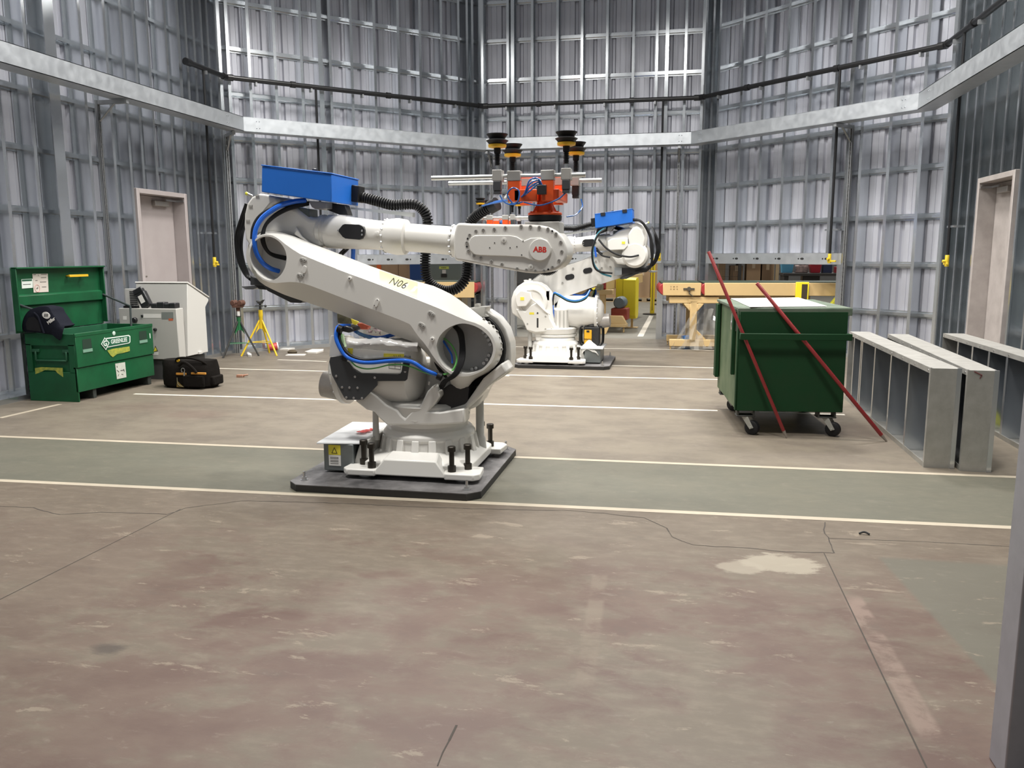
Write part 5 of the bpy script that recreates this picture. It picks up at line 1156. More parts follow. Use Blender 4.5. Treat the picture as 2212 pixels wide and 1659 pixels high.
# tool bag
BAGM = mat('bag_black', (.008, .0065, .0055), .85, spec=.12, bump=.4, bscale=25); TRIM_ = mat('bag_orange', (.50, .22, .03), .6)
bag = thing('tool_bag', 'black canvas tool bag with orange trim on the floor beside the job box', 'bag', (-5.13, 7.95, 0)); BO = bag.location.copy()
def rl(w, d, z, n=28, p=3.2, ox=0, oy=0):
    out = []
    for k in range(n):
        t = 2*math.pi*k/n; c_, s_ = math.cos(t), math.sin(t); out.append((-5.13 + ox + math.copysign(abs(c_)**(2/p), c_)*w, 7.95 + oy + math.copysign(abs(s_)**(2/p), s_)*d, z))
    return out
b = MB(); b.loft([rl(.27, .145, .004), rl(.295, .165, .03), rl(.30, .17, .12), rl(.295, .16, .21), rl(.30, .14, .26, ox=-.01), rl(.30, .11, .295, ox=-.01), rl(.20, .05, .305, ox=-.02)]); part('bag_body', b.shift(-BO), BAGM, bag)
def bagp(name, b, m, bev=0): return part(name, b.shift(-BO), m, bag, bev)
b = MB(); b.box(-5.12, -4.87, 7.755, 7.79, .02, .15); b.box(-4.86, -4.81, 7.85, 8.05, .03, .13); bagp('pocket', b, BAGM, .015)
b = MB(); b.box(-5.20, -5.08, 7.770, 7.785, .148, .172); bagp('orange_trim', b, TRIM_, .004); b = MB(); b.box(-5.02, -4.85, 7.765, 7.785, .160, .182); bagp('orange_trim', b, TRIM_, .004)
b = MB(); b.prism([(-5.205, 7.775, .018), (-5.12, 7.775, .016), (-5.17, 7.775, .055), (-5.195, 7.775, .085)], (0, .01, 0)); bagp('corner_patch', b, mat('bag_khaki', (.20, .13, .03), .7)); 
b = MB(); b.tube([(-5.19, 7.772, .12), (-5.185, 7.77, .06), (-5.15, 7.77, .03), (-5.05, 7.765, .025)], .004, 6); bagp('piping', b, mat('bag_tan', (.22, .19, .11), .7))
b = MB(); b.tube([(-5.25, 7.86, .27), (-5.2, 7.82, .32), (-5.05, 7.80, .33), (-4.93, 7.82, .30), (-4.88, 7.86, .25)], .012, 8); bagp('carry_handle', b, BAGM)
b = MB(); b.tube([(-5.16, 7.775, .25), (-5.08, 7.75, .29), (-5.0, 7.755, .24), (-4.95, 7.76, .18)], .016, 8); bagp('shoulder_strap', b, BAGM)
b = MB(); pc = Vector((-5.10, 7.75, .205))
b.tube([pc + Vector((.02*math.cos(t), 0, .022*math.sin(t))) for t in [math.pi*.15*k for k in range(-2, 10)]], .003, 6); b.box(-5.095, -5.08, 7.748, 7.753, .145, .185); bagp('snap_hook', b, STEEL)
b = MB(); b.lathe((-5.21, 7.84, .285), (.3, -.2, 1), [(0, .017), (.012, .018), (.03, .010)], 10); bagp('yellow_knob', b, YEL)
# pipe stands
def stand(label, ctr, feet, body, legm, legm3, z_, head, grp):
    T = thing('pipe_stand', label, 'pipe stand', (ctr.x, ctr.y, 0), group=grp); O_ = T.location.copy()
    P = lambda n, b, m, bev=0, par=None: part(n, b.shift(-O_), m, par or T, bev)
    zc = z_*.62
    b = MB(); b.lathe((ctr.x, ctr.y, zc - .12), (0, 0, 1), [(0, .030), (.16, .026), (.17, .030), (.20, .030)], 14); cb = P('body_tube', b, body)
    for k, f in enumerate(feet):
        d = Vector((f.x - ctr.x, f.y - ctr.y, 0)); top = Vector((ctr.x, ctr.y, zc)) + d.normalized()*.02
        b = MB(); b.cyl((f.x, f.y, .0), top, .013, n=8); P('leg', b, legm3 if k == 2 else legm)
        b = MB(); q_ = Vector((ctr.x, ctr.y, zc - .08)); b.prism([q_, q_ + Vector((0, 0, .10)), q_ + d.normalized()*.085 + Vector((0, 0, -.10))], Vector((-d.y, d.x, 0)).normalized()*.008); P('gusset', b, body)
    b = MB(); m3 = [Vector((f.x, f.y, 0)).lerp(Vector((ctr.x, ctr.y, zc)), .38) for f in feet]
    for i in range(3): b.cyl(m3[i], m3[(i+1) % 3], .006, n=6)
    P('brace', b, body)
    return T, P
GRN2 = mat('stand_green', (.02, .14, .05), .45); YEL2 = mat('stand_yellow', (.72, .50, .02), .45); RUST = mat('rusty_steel', (.13, .06, .04), .8, noise=.7, nscale=30, ncol=(.08, .035, .025)); DKL = mat('stand_dark', (.03, .03, .028), .6)
f1 = [on_floor(*ch(x, y)) for x, y in ((190, 1385), (862, 1380), (345, 1425))]; f1[0] = Vector((-6.10, 10.36, 0))
c1_ = (f1[0] + f1[1] + f1[2])/3; c1_ = on_floor(525, 766); c1_.y -= .12; c1_.x += .03
T, P = stand('green pipe stand with rusty rollers in the left corner', c1_, [Vector((c1_.x - .22, c1_.y - .06, 0)), Vector((c1_.x + .27, c1_.y + .02, 0)), Vector((c1_.x - .10, c1_.y - .30, 0))], GRN2, DKL, DKL, .78, None, 'pipe stands')
b = MB(); b.cyl((c1_.x, c1_.y, .55), (c1_.x, c1_.y, .565), .036, n=14); P('collar', b, DKL); b = MB(); b.cyl((c1_.x, c1_.y, .56), (c1_.x, c1_.y, .635), .022, n=12); P('sleeve', b, PAPER)
b = MB(); b.cyl((c1_.x, c1_.y, .63), (c1_.x, c1_.y, .68), .026, n=12); b.box(c1_.x - .06, c1_.x + .06, c1_.y - .05, c1_.y + .05, .68, .695); b.prism_xz([(c1_.x - .07, .695), (c1_.x + .07, .695), (c1_.x + .05, .73), (c1_.x, .712), (c1_.x - .05, .73)], c1_.y - .05, c1_.y + .05); P('roller_head', b, RUST)
for dx in (-.055, .055):
    b = MB(); b.lathe((c1_.x + dx, c1_.y - .055, .745), (0, 1, 0), [(0, .030), (.015, .042), (.055, .030), (.095, .042), (.11, .030)], 16); P('roller', b, RUST)
c2_ = Vector((-5.77, 10.71, 0))
T, P = stand('yellow pipe stand with black V head behind the green stand', c2_, [Vector((c2_.x + .26, c2_.y - .08, 0)), Vector((c2_.x - .22, c2_.y - .2, 0)), Vector((c2_.x - .02, c2_.y + .24, 0))], YEL2, YEL2, YEL2, .80, None, 'pipe stands')
b = MB(); b.cyl((c2_.x, c2_.y, .56), (c2_.x, c2_.y, .64), .030, n=12); P('neck', b, YEL2); b = MB(); b.cyl((c2_.x, c2_.y, .635), (c2_.x, c2_.y, .73), .017, n=12); P('screw_post', b, DKL)
b = MB(); b.prism_xz([(c2_.x - .05, .775), (c2_.x - .02, .73), (c2_.x + .02, .73), (c2_.x + .06, .785), (c2_.x + .02, .762), (c2_.x, .755), (c2_.x - .02, .76)], c2_.y - .03, c2_.y + .03); P('v_head', b, DKL)
b = MB(); b.cyl((c2_.x - .06, c2_.y - .03, .70), (c2_.x + .10, c2_.y - .05, .70), .007, n=8); b.lathe((c2_.x + .09, c2_.y - .05, .70), (1, 0, 0), [(0, .008), (.01, .018), (.022, .018), (.032, .008)], 12); P('turn_handle', b, DKL)
# litter by the wall
def litter(name, label, cat, pts, m, h=.004, z=0.0):
    P_ = [on_floor(*q) for q in pts]; o = MB(); c_ = sum(P_, Vector())/len(P_)
    o.prism([q - c_ for q in P_], (0, 0, h)); x = part(name, o, m, None, smooth=False, loc=(c_.x, c_.y, z)); return tag(x, label, cat)
WP = mat('board_white', (.66, .63, .58), .8)
lc = lambda pts: [ch(*p) for p in pts]
litter('paper_strip', 'white board strip lying nearest the camera among the scraps by the back left wall', 'scrap', lc([(1215, 1400), (1270, 1382), (1590, 1378), (1560, 1400)]), WP, .012)
litter('paper_strip', 'pale torn board with a folded end lying right of the other scraps', 'scrap', lc([(1560, 1345), (1700, 1300), (1900, 1300), (1895, 1325), (1770, 1362), (1610, 1355)]), WP, .02)
litter('paper_strip', 'flat white board lying just right of the red cup', 'scrap', lc([(1075, 1295), (1110, 1265), (1380, 1262), (1385, 1280), (1260, 1300)]), WP, .02)
litter('paper_scrap', 'tiny crumpled white paper between the stands and the first painted line', 'scrap', lc([(525, 1385), (545, 1362), (570, 1375), (612, 1402), (600, 1422), (550, 1415)]), PAPER, .03)
p_ = on_floor(*ch(1340, 1350)); b = MB(); b.lathe((0, 0, 0), (0, 0, 1), [(0, .05), (.02, .06), (.045, .035), (.05, .01)], 9); o = part('rag', b, mat('brown_rag', (.09, .07, .045), .9, bump=.6, bscale=60), None, loc=(p_.x, p_.y, 0)); o.scale = (1.3, .8, 1); tag(o, 'small brown rag lying on the white board scraps', 'rag')
p_ = on_floor(*ch(1000, 1325)); rc_ = thing('paper_cup', 'crushed red paper cup lying on its side by the wall', 'cup', (p_.x, p_.y, 0), 0.4)
b = MB(); b.lathe((-.07, 0, .062), (1, .2, .1), [(0, .045), (.12, .060), (.13, .056)], 18); part('cup_body', b, mat('cup_red', (.45, .05, .05), .5), rc_); b = MB(); b.lathe((.052, .025, .074), (1, .2, .1), [(0, .062), (.016, .062), (.018, .05)], 18); part('cup_lid', b, PAPER, rc_)
p_ = on_floor(521, 815); b = MB(); b.box(-.05, .03, -.02, .02, 0, .03); b.cyl((.02, 0, .02), (.08, .02, .03), .012, n=8); o = part('scrap_fitting', b, mat('scrap_orange', (.42, .12, .05), .6, noise=.9, nscale=60, ncol=(.25, .25, .2)), None, .004, loc=(p_.x, p_.y, 0)); tag(o, 'small orange and silver scrap alone on the floor right of the tool bag', 'scrap')
p_ = on_floor(1867, 1155); b = MB(); b.tube([(-.025, 0, .005), (0, .006, .012), (.025, -.004, .005)], .005, 6); o = part('floor_chip', b, INK, None, loc=(p_.x, p_.y, 0)); tag(o, 'tiny dark chip on the floor right of centre below the painted line', 'scrap')

# ================================================================== right side: wheeled bin, rods, panels
BING = mat('bin_green', (.005, .040, .012), .6, spec=.25, noise=.5, nscale=6, ncol=(.012, .036, .013), bump=.04, bscale=20)
BINS = mat('bin_side_worn', (.045, .09, .035), .55, noise=.9, nscale=4, ncol=(.12, .16, .085), bump=.05, bscale=30)
BINT = mat('bin_lid_greyish', (.075, .11, .075), .6, noise=.7, nscale=5, ncol=(.15, .17, .13))  # lid greyer and lighter than the bin walls, mottled
bn = thing('wheeled_bin', 'dark green steel bin on castors with a greyish green lid', 'bin', (.478, 6.53, 0), R(4.5))
W_, D_b = .80, 1.17
def bp(name, b, m, bev=.004, par=None): return part(name, b, m, par or bn, bev, 1)
b = MB(); b.box(0, W_, 0, .02, .19, .965); bp('front_wall', b, BING)
b = MB(); b.box(0, .02, .02, D_b, .19, .965); bp('left_wall', b, BINS)
b = MB(); b.box(W_ - .02, W_, .02, D_b, .19, .965); bp('right_wall', b, BING)
b = MB(); b.box(.02, W_ - .02, D_b - .02, D_b, .19, .965); bp('back_wall', b, BING)
b = MB(); b.box(0.02, W_ - .02, .02, D_b - .02, .19, .21); bp('bin_floor', b, BING)
b = MB(); b.box(-.025, W_ + .025, .006, D_b + .03, .972, .995); b.box(-.02, W_ + .03, .002, .014, .935, .990); b.box(W_ + .012, W_ + .03, .004, D_b, .945, .985); ld = bp('lid', b, BINT)
b = MB(); b.box(-.004, W_ + .02, -.070, -.062, .752, .803); 
for x in (.0, W_ - .012): b.box(x, x + .022, -.064, 0, .752, .803)
bp('front_rail', b, BING)
b = MB(); b.box(-.012, .0, .0, .05, .19, .97); b.box(-.03, 0, .16, .2, .45, .95); b.box(-.04, -.005, D_b - .12, D_b, .3, .96); bp('side_post', b, BING)
b = MB(); b.box(-.006, -.001, .06, .40, .80, .93); bp('name_plate', b, mat('side_dark', (.03, .04, .025), .6), 0)
b = MB(); b.tube([(-.012, .30, .93), (-.016, .30, .88), (-.02, .29, .84), (-.014, .31, .80)], .007, 6); bp('chain', b, STEEL, 0)
for x in (.07, W_ - .12):
    for y in (.06, D_b - .10):
        b = MB(); b.box(x - .06, x - .045, y - .05, y + .05, .15, .19); b.box(x + .06, x + .075, y - .05, y + .05, .15, .19); b.box(x - .065, x + .08, y - .055, y + .055, .142, .152); cs = bp('castor_plate', b, mat('castor_dark', (.03, .03, .025), .6))
        M_ = Matrix.Translation((x + .01, y - .01, 0)) @ Matrix.Rotation(R(-35), 4, 'Z')
        b = MB(); b.prism([M_ @ Vector(q) for q in ((-.02, -.034, .142), (.035, -.034, .142), (.085, -.034, .06), (.055, -.034, .045))], M_.to_3x3() @ Vector((0, .006, 0))); b.prism([M_ @ Vector(q) for q in ((-.02, .028, .142), (.035, .028, .142), (.085, .028, .06), (.055, .028, .045))], M_.to_3x3() @ Vector((0, .006, 0))); b.cyl(M_ @ Vector((.06, -.04, .06)), M_ @ Vector((.06, .04, .06)), .010, n=8); bp('castor_fork', b, mat('castor_steel', (.36, .36, .33), .5, .4), .001, cs)
        b = MB(); b.lathe(M_ @ Vector((.06, -.024, .056)), M_.to_3x3() @ Vector((0, 1, 0)), [(0, .045), (.006, .056), (.042, .056), (.048, .045)], 24); bp('castor_wheel', b, BLACK, 0, cs)
sheet_pts = [on_floor(*c5(x, y), .998) for x, y in ((675, 472), (1225, 466), (1455, 536), (830, 541), (770, 515), (730, 495))]
c_ = sum(sheet_pts, Vector())/len(sheet_pts); b = MB(); b.prism([q - c_ for q in sheet_pts], (0, 0, .004)); o = part('paper_sheet', b, mat('bright_paper', (.93, .92, .89), .6), None, smooth=False, loc=c_); tag(o, 'large white sheet lying on the greyish bin lid', 'sheet')
RODM = mat('rod_red', (.24, .018, .02), .42, noise=.3, nscale=20, ncol=(.15, .02, .02)); TIP = mat('rod_tip', (.22, .19, .16), .6)
def rod(label, foot, top, r):
    T = thing('red_rod', label, 'rod', foot, group='red rods leaning on the bin'); d = top - Vector(foot); u = d.normalized()
    b = MB(); b.cyl(u*.06, d, r, n=10); part('rod_shaft', b, RODM, T, .002, 1); b = MB(); b.lathe((0, 0, .002), u, [(0, r*.45), (.06, r*.98)], 10); part('bare_tip', b, TIP, T)
fr = Matrix.Rotation(R(4.5), 3, 'Z')
def binp(x, y, z): return Vector((.478, 6.53, 0)) + fr @ Vector((x, y, z))
def rod_on(c_foot, c_top, r, label):
    # foot on the floor; the rod slips between rail and front wall at the height of the rail
    f = on_floor(*c_foot)
    lo, hi = 6.40, 6.75
    best = None
    for k in range(61):
        y = lo + (hi - lo)*k/60; t = on_y(*c_top, y); s_ = (.775 - 0)/t.z; q_ = f.lerp(t, s_); loc = fr.transposed() @ (q_ - Vector((.478, 6.53, 0))); e_ = abs(loc.y + .037)
        if best is None or e_ < best[0]: best = (e_, t)
    rod(label, f, best[1], r)
rod_on(c5(1128, 1608), c5(492, 88), .0135, 'taller red rod leaning steeply across the bin front, top above the lid')
rod_on(c7(296, 1428), c5(885, 345), .0150, 'red rod leaning at a low slant across the bin, foot against the panels')
def wall_panel(label, x0, x1, y0, y1, ribs, h=.662, note=None):
    T = thing('wall_panel', label, 'panel', ((x0 + x1)/2, y0, 0), group='steel wall panels'); O_ = T.location.copy(); t = .004
    P = lambda n, b, m, bev=0, par=None: part(n, b.shift(-O_), m, par or T, bev, 1, smooth=False)
    b = MB(); b.box(x0, x1, y0, y0 + t, 0, h); b.box(x0, x0 + .012, y0 + t, y0 + .03, 0, h); P('end_plate', b, PANELM)
    b = MB(); b.box(x0, x1, y1 - t, y1, 0, h); P('end_plate', b, PANELM)
    b = MB(); b.box(x0, x1, y0 + t, y1 - t, h - t, h); b.box(x0 - .001, x0 + .003, y0 + t, y1 - t, h - .035, h); P('top_plate', b, mat('panel_top', (.38, .37, .345), .55, .4, noise=.7, nscale=10, ncol=(.27, .26, .24)))
    b = MB(); b.box(x0, x1, y0 + t, y1 - t, 0, t); b.box(x0 - .001, x0 + .003, y0 + t, y1 - t, 0, .035); P('bottom_plate', b, PANELM)
    b = MB(); b.box(x1 - .012, x1 - .008, y0 + t, y1 - t, t, h - t); sk = P('skin_sheet', b, mat('panel_skin', (.13, .15, .18), .35, .6, noise=.6, nscale=6, ncol=(.08, .09, .11)))
    b = MB(); b.box(x1 - .022, x1 + .006, y0 - .004, y0 + .01, .001, h + .003); P('edge_flange', b, GALV)
    for y in ribs:
        b = MB(); b.box(x0 + .002, x1 - .014, y - .002, y + .002, t, h - t); b.box(x0, x0 + .003, y - .018, y + .018, .006, h - .036); P('rib', b, GALV)
    for k in range(9):
        y = y0 + .05 + (y1 - y0 - .1)*k/8; bolt(T, Vector((x0 - .001, y, h - .018)) - O_, (-1, 0, 0), .006, .003)
    return T, P
T, P = wall_panel('left of two adjoining steel wall panels, nearest the bin', 1.632, 1.812, 5.72, 8.35, [on_x(*c7(x, 1020), 1.632).y for x in (172, 240, 318, 405)] + [7.75, 8.1])
p_ = Vector((1.76, 5.7195, .62))
T, P = wall_panel('right of two adjoining steel wall panels, red mark on its end', 1.835, 2.012, 5.66, 8.15, [6.1, 6.6, 7.1, 7.6])
b = MB(); a_ = [on_y(*c7(x, y), 5.658) for x, y in ((710, 1098), (745, 1115), (735, 1130))]; b.tube([a_[0], a_[1]], .004, 6, 1); b.tube([a_[1], a_[2]], .003, 6, 1); T.rotation_euler = (0, 0, -R(2.2)); P('chalk_mark', b, mat('mark_dark_red', (.12, .03, .03), .8))
T, P = wall_panel('separate steel wall panel by the right wall with a yellow splash', 2.45, 2.63, 5.75, 8.30, [on_x(*c7(x, 1020), 2.45).y for x in (628, 698, 778, 865)] + [6.15])
b = MB(); b.prism([on_x(*c7(x, y), 2.615) for x, y in ((850, 1380), (890, 1335), (940, 1330), (945, 1420), (900, 1425), (860, 1410))], (.001, 0, 0)); P('yellow_splash', b, mat('splash_yellow', (.45, .45, .03), .6))
# ================================================================== conveyors and the hall beyond the openings
TAN = mat('conveyor_tan', (.62, .44, .21), .45, noise=.25, nscale=6, ncol=(.50, .35, .17))
BELT = mat('belt_green', (.045, .065, .045), .7); PULL = mat('pulley_red', (.33, .03, .03), .5); GUARD = mat('guard_yellow', (.90, .74, .03), .4)
def frame(o, ang):
    m = Matrix.Translation(o) @ Matrix.Rotation(ang, 4, 'Z'); return m
def conveyor(label, o, ang, L, cuts, width, z1, side, group='belt conveyors'):
    """o: near corner of the head end, local x runs back along the belt, y across"""
    T = thing('belt_conveyor', label, 'conveyor', o, ang, group); z0 = z1 - side
    edges = [0] + cuts + [L]
    for a, c_ in zip(edges, edges[1:]):
        a2 = a + .045
        for y in (0, width - .04):
            b = MB(); b.box(a2, c_ - .005, y, y + .04, z0, z1); part('side_rail', b, TAN, T, .006, 1)
        b = MB(); b.box(a2 - .02, c_ - .02, .04, width - .04, z1 - .012, z1 + .012); b.box(a2, c_ - .02, .05, width - .05, z0 + .03, z0 + .045); part('belt', b, BELT, T, .004, 1)
        b = MB(); rr_ = min(side, .19); b.lathe((a + rr_*.42, .008, z1 - rr_*.5), (0, 1, 0), [(0, rr_*.44), (.01, rr_*.5), (width - .03, rr_*.5), (width - .016, rr_*.44)], 20); part('end_pulley', b, PULL, T)
    return T
def tleg(T, x, width, z0, top=None, foot=None):
    b = MB(); b.box(x - .05, x + .05, .03, .13, .10, z0 - .08); b.box(x - .05, x + .05, width - .13, width - .03, .10, z0 - .08); lg = part('leg', b, TAN, T, .006, 1)
    for y in (.08, width - .08):
        b = MB(); b.box(x - .36, x + .36, y - .05, y + .05, z0 - .115, z0 - .02); b.prism([(x - .15, y - .05, z0 - .115), (x - .05, y - .05, z0 - .115), (x - .05, y - .05, z0 - .24)], (0, .1, 0)); b.prism([(x + .15, y - .05, z0 - .115), (x + .05, y - .05, z0 - .115), (x + .05, y - .05, z0 - .24)], (0, .1, 0)); part('head_beam', b, TAN, T, .008, 1)
        b = MB(); b.box(x - .34, x + .46, y - .05, y + .05, .05, .15); b.prism([(x + .05, y - .03, .15), (x + .20, y - .03, .15), (x + .05, y - .03, .30)], (0, .06, 0)); b.box(x - .33, x - .31, y - .02, y + .02, 0, .06); b.box(x + .42, x + .44, y - .02, y + .02, 0, .06); part('foot_beam', b, TAN, T, .006, 1)
o = on_y(*c5(95, 400), 12.32); a18 = R(4)
cvr = conveyor('tan belt conveyor reaching in through the back right opening behind the bin', (o.x, 12.32, 0), a18, 4.6, [.60], .85, .985, .185)
tleg(cvr, .50, .85, .80); tleg(cvr, 3.9, .85, .80)
b = MB(); b.box(1.92, 2.10, -.05, -.005, .70, 1.0); part('chain_guard', b, GUARD, cvr, .006, 1); b = MB(); b.box(2.0, 2.08, -.052, -.049, .74, .97); part('guard_window', b, mat('void_brown', (.05, .035, .02), .8), cvr, smooth=False)
b = MB(); b.prism_xz([(2.35, .62), (2.52, .86), (2.72, .90), (2.80, .86), (2.80, .62), (2.70, .74), (2.55, .62)], -.12, -.01); part('drive_guard', b, mat('guard_lime', (.62, .60, .05), .45), cvr, .006, 1)
b = MB(); b.box(.34, .50, -.012, 0, .885, .91); b.lathe((.42, -.01, .90), (0, -1, 0), [(0, .03), (.03, .03)], 10); b.tube([(.42, -.02, .88), (.43, -.03, .83), (.48, -.02, .79)], .008, 6); part('belt_tensioner', b, mat('tensioner_dark', (.10, .09, .07), .5, .4), cvr)
b = MB()
for k in range(3):
    for dz in (-.018, .018): b.lathe((.16 + .045*k, .001, .91 + dz), (0, -1, 0), [(0, .012), (.001, .012)], 8)
part('knockout_mark', b, mat('mark_brown', (.30, .21, .10), .7), cvr)
b = MB(); b.box(.7, 2.2, .3, .42, .70, .79); part('cross_frame', b, TAN, cvr, .006, 1)
# clear sheet draped beside the conveyor leg
random.seed(5); g = []; n1, n2 = 16, 12
for i in range(n1):
    for j in range(n2):
        fx, fz = i/(n1 - 1), j/(n2 - 1); w_ = .50 + .50*(1 - fz)**1.5
        g.append(Vector((-.02 + 1.0*fx*w_ + .30*fz, .25 + .10*math.sin(fx*13 + fz*4) + .06*math.sin(fx*29 - fz*7) - .16*(1 - fz)**2 + random.uniform(-.025, .025), (.60 - .12*abs(fx - .55))*fz + .006 + .02*random.random())))
b = MB(); b.add(g, [(i*n2 + j, (i+1)*n2 + j, (i+1)*n2 + j + 1, i*n2 + j + 1) for i in range(n1 - 1) for j in range(n2 - 1)]); o2 = part('plastic_sheet', b, mat('hazy_film', (.55, .54, .50), .15, 0, alpha=.30, bump=.5, bscale=9, spec=.9), None, angle=20, loc=(-.05, 12.20, 0)); tag(o2, 'clear plastic sheet crumpled around the conveyor leg', 'plastic sheet')
b = MB(); b.box(-.08, .08, -.06, .06, 0, .2); o2 = part('blue_case', b, mat('case_blue', (.02, .09, .25), .5), None, .012, loc=(.17, 12.50, 0)); o2.rotation_euler = (0, 0, .5); tag(o2, 'small blue case under the clear plastic sheet', 'case')
# conveyor beyond the back opening
e = on_y(*h4(1000, 820), 14.95)
cvc = conveyor('tan belt conveyor running away beyond the back opening, red pulley facing us', (e.x, 14.95, 0), R(84), 4.5, [], .62, .955, .20)
b = MB(); b.box(.03, .13, .02, .12, .1, .76); part('leg', b, TAN, cvc, .006, 1); b = MB(); b.box(.0, .16, -.12, .70, .68, .77); part('head_beam', b, TAN, cvc, .006, 1); b = MB(); b.box(-.02, .18, -.38, .14, .10, .16); b.prism([(0, -.38, .16), (0, -.05, .16), (0, -.05, .30), (0, -.30, .30)], (.12, 0, 0)); b.box(.05, .08, -.02, .01, 0, .12); b.box(.05, .08, -.34, -.31, 0, .12); part('foot_beam', b, TAN, cvc, .006, 1); b = MB(); b.box(1.7, 1.8, .02, .12, 0, .75); part('leg', b, TAN, cvc, .006, 1)
b = MB(); b.box(.30, .62, -.34, -.04, .20, .42); part('gearbox', b, mat('gearbox_red', (.30, .05, .03), .5), cvc, .02); b = MB(); b.lathe((.30, -.19, .52), (1, 0, 0), [(0, .09), (.03, .11), (.3, .11), (.34, .08)], 20); part('drive_motor', b, mat('motor_blue_grey', (.13, .17, .20), .45), cvc)
b = MB(); pl = [(.9, .25), (1.0, .18), (1.2, .18), (1.28, .25), (1.28, .92), (1.2, .96), (1.0, .96), (.9, .92)]
b.loft([[(x, -.40, z) for x, z in pl], [(x, -.13, z) for x, z in pl]]); part('chain_guard', b, GUARD, cvc, .01); b = MB(); b.box(.9, 1.0, -.17, -.02, .35, 1.0); part('chain_guard', b, GUARD, cvc, .006); b = MB(); b.box(1.07, 1.11, -.33, -.29, 0, .2); b.box(.98, 1.2, -.42, -.2, 0, .012); part('guard_stand', b, TAN, cvc)
# side table left of it
sd = thing('roller_table', 'low tan frame with dark rollers beyond the back opening, left of the conveyor', 'frame', (-2.42, 15.6, 0))
b = MB(); b.box(-.9, .75, -.05, .05, .62, .72); b.box(-.9, .75, .65, .75, .62, .72); part('frame_rail', b, TAN, sd, .006)
for x in (-.85, .7):
    for y in (0, .7): b = MB(); b.box(x - .04, x + .04, y - .04, y + .04, 0, .62); part('leg', b, TAN, sd, .004)
for k in range(9): b = MB(); b.cyl((-.8 + .18*k, .05, .74), (-.8 + .18*k, .65, .74), .05, n=12); part('roller', b, BLACKG, sd)
b = MB(); b.prism([(.84, -1.0, 0), (1.2, -1.0, 0), (1.25, -1.0, .12), (1.15, -1.0, .30), (.92, -1.0, .30)], (0, .08, 0)); b.xf((Matrix.Translation(cvc.location) @ Matrix.Rotation(R(84), 4, 'Z')).inverted() @ Matrix.Translation(sd.location)); part('foot_plate', b, TAN, cvc, .004)
# conveyor at the back left opening
e = on_y(*c1(1835, 1000), 13.32)
cvl = conveyor('tan belt conveyor ending in the back left opening behind the near arm', (-3.33, 14.02, 0), R(186), 3.6, [], .70, .955, .26)
b = MB(); b.box(.3, .4, -.66, -.56, 0, .66); b.box(.3, .4, -.10, 0, 0, .66); part('leg', b, TAN, cvl, .006); b = MB(); b.box(2.8, 2.9, -.66, 0, 0, .66); part('leg', b, TAN, cvl, .006)
for c_ in list(cvl.children): pass
# ------------------------------------------------------------------ hall beyond
wl_far = MB(); wl_far.box(-26, 26, 40, 40.3, 0, 9); o2 = part('wall_far', wl_far, mat('far_wall', (.30, .29, .27), .8, noise=.5, nscale=.4, ncol=(.18, .17, .16)), None); tag(o2, 'far wall of the factory hall', kind='structure')
wl_far = MB(); wl_far.box(-20.3, -20, 6, 40, 0, 9); o2 = part('wall_far_left', wl_far, MATS['far_wall'], None); tag(o2, 'far left wall of the factory hall', kind='structure')
wl_far = MB(); wl_far.box(20, 20.3, 6, 40, 0, 9); o2 = part('wall_far_right', wl_far, MATS['far_wall'], None); tag(o2, 'far right wall of the factory hall', kind='structure')
CARD = mat('cardboard', (.36, .235, .13), .75, noise=.3, nscale=5, ncol=(.28, .18, .10)); CARD2 = mat('cardboard_dark', (.25, .16, .09), .75); WOOD = mat('pallet_wood', (.48, .36, .21), .75, noise=.4, nscale=9, ncol=(.33, .24, .14)); TAPE = mat('carton_tape', (.52, .40, .26), .5)
def pallet(label, x, y, w, d):
    T = thing('pallet', label, 'pallet', (x, y, 0), group='wooden pallets on the hall floor')
    for k in range(3): b = MB(); b.box(-w/2, w/2, -d/2 + k*(d - .1)/2, -d/2 + .1 + k*(d - .1)/2, .0, .022); part('bottom_board', b, WOOD, T, smooth=False)
    for i in range(3):
        for k in range(3): b = MB(); cx_, cy_ = (-w/2 + .07, 0, w/2 - .07)[i], (-d/2 + .05, 0, d/2 - .05)[k]; b.box(cx_ - .07, cx_ + .07, cy_ - .05, cy_ + .05, .022, .11); part('block', b, WOOD, T, smooth=False)
    for k in range(6): b = MB(); y0 = -d/2 + k*(d - .12)/5; b.box(-w/2, w/2, y0, y0 + .12, .11, .132); part('deck_board', b, WOOD, T, smooth=False)
    return T
def carton(label, x, y, z, w, d, h, m=CARD, group=None):
    T = thing('carton', label, 'carton', (x, y, z), group=group); b = MB(); b.box(-w/2, w/2, -d/2, d/2, 0, h); part('carton_body', b, m, T, .004, 1)
    b = MB(); b.box(-.03, .03, -d/2 - .002, d/2 + .002, h, h + .002); b.box(-.03, .03, -d/2 - .002, -d/2, h*.72, h + .002); part('packing_tape', b, TAPE, T, smooth=False); return T
for k, x in enumerate((-2.35, -.95, .45)):
    pallet(('pallet behind the yellow drive guard, left end of the row', 'middle pallet in the row behind the yellow posts', 'right-hand pallet in the row seen behind the yellow post')[k], x, 25.2, 1.25, 1.0)
for i in range(9):
    x = -2.85 + .45*i
    if i % 3 == 0: x -= .0
    carton(f'tall brown carton standing on the pallets beyond the back opening, {("first","second","third","fourth","fifth","sixth","seventh","eighth","last")[i]} from the left', x + .05, 25.15, .134, .42, .8, .92 if i % 2 else .90, CARD, 'cartons on the far pallets')
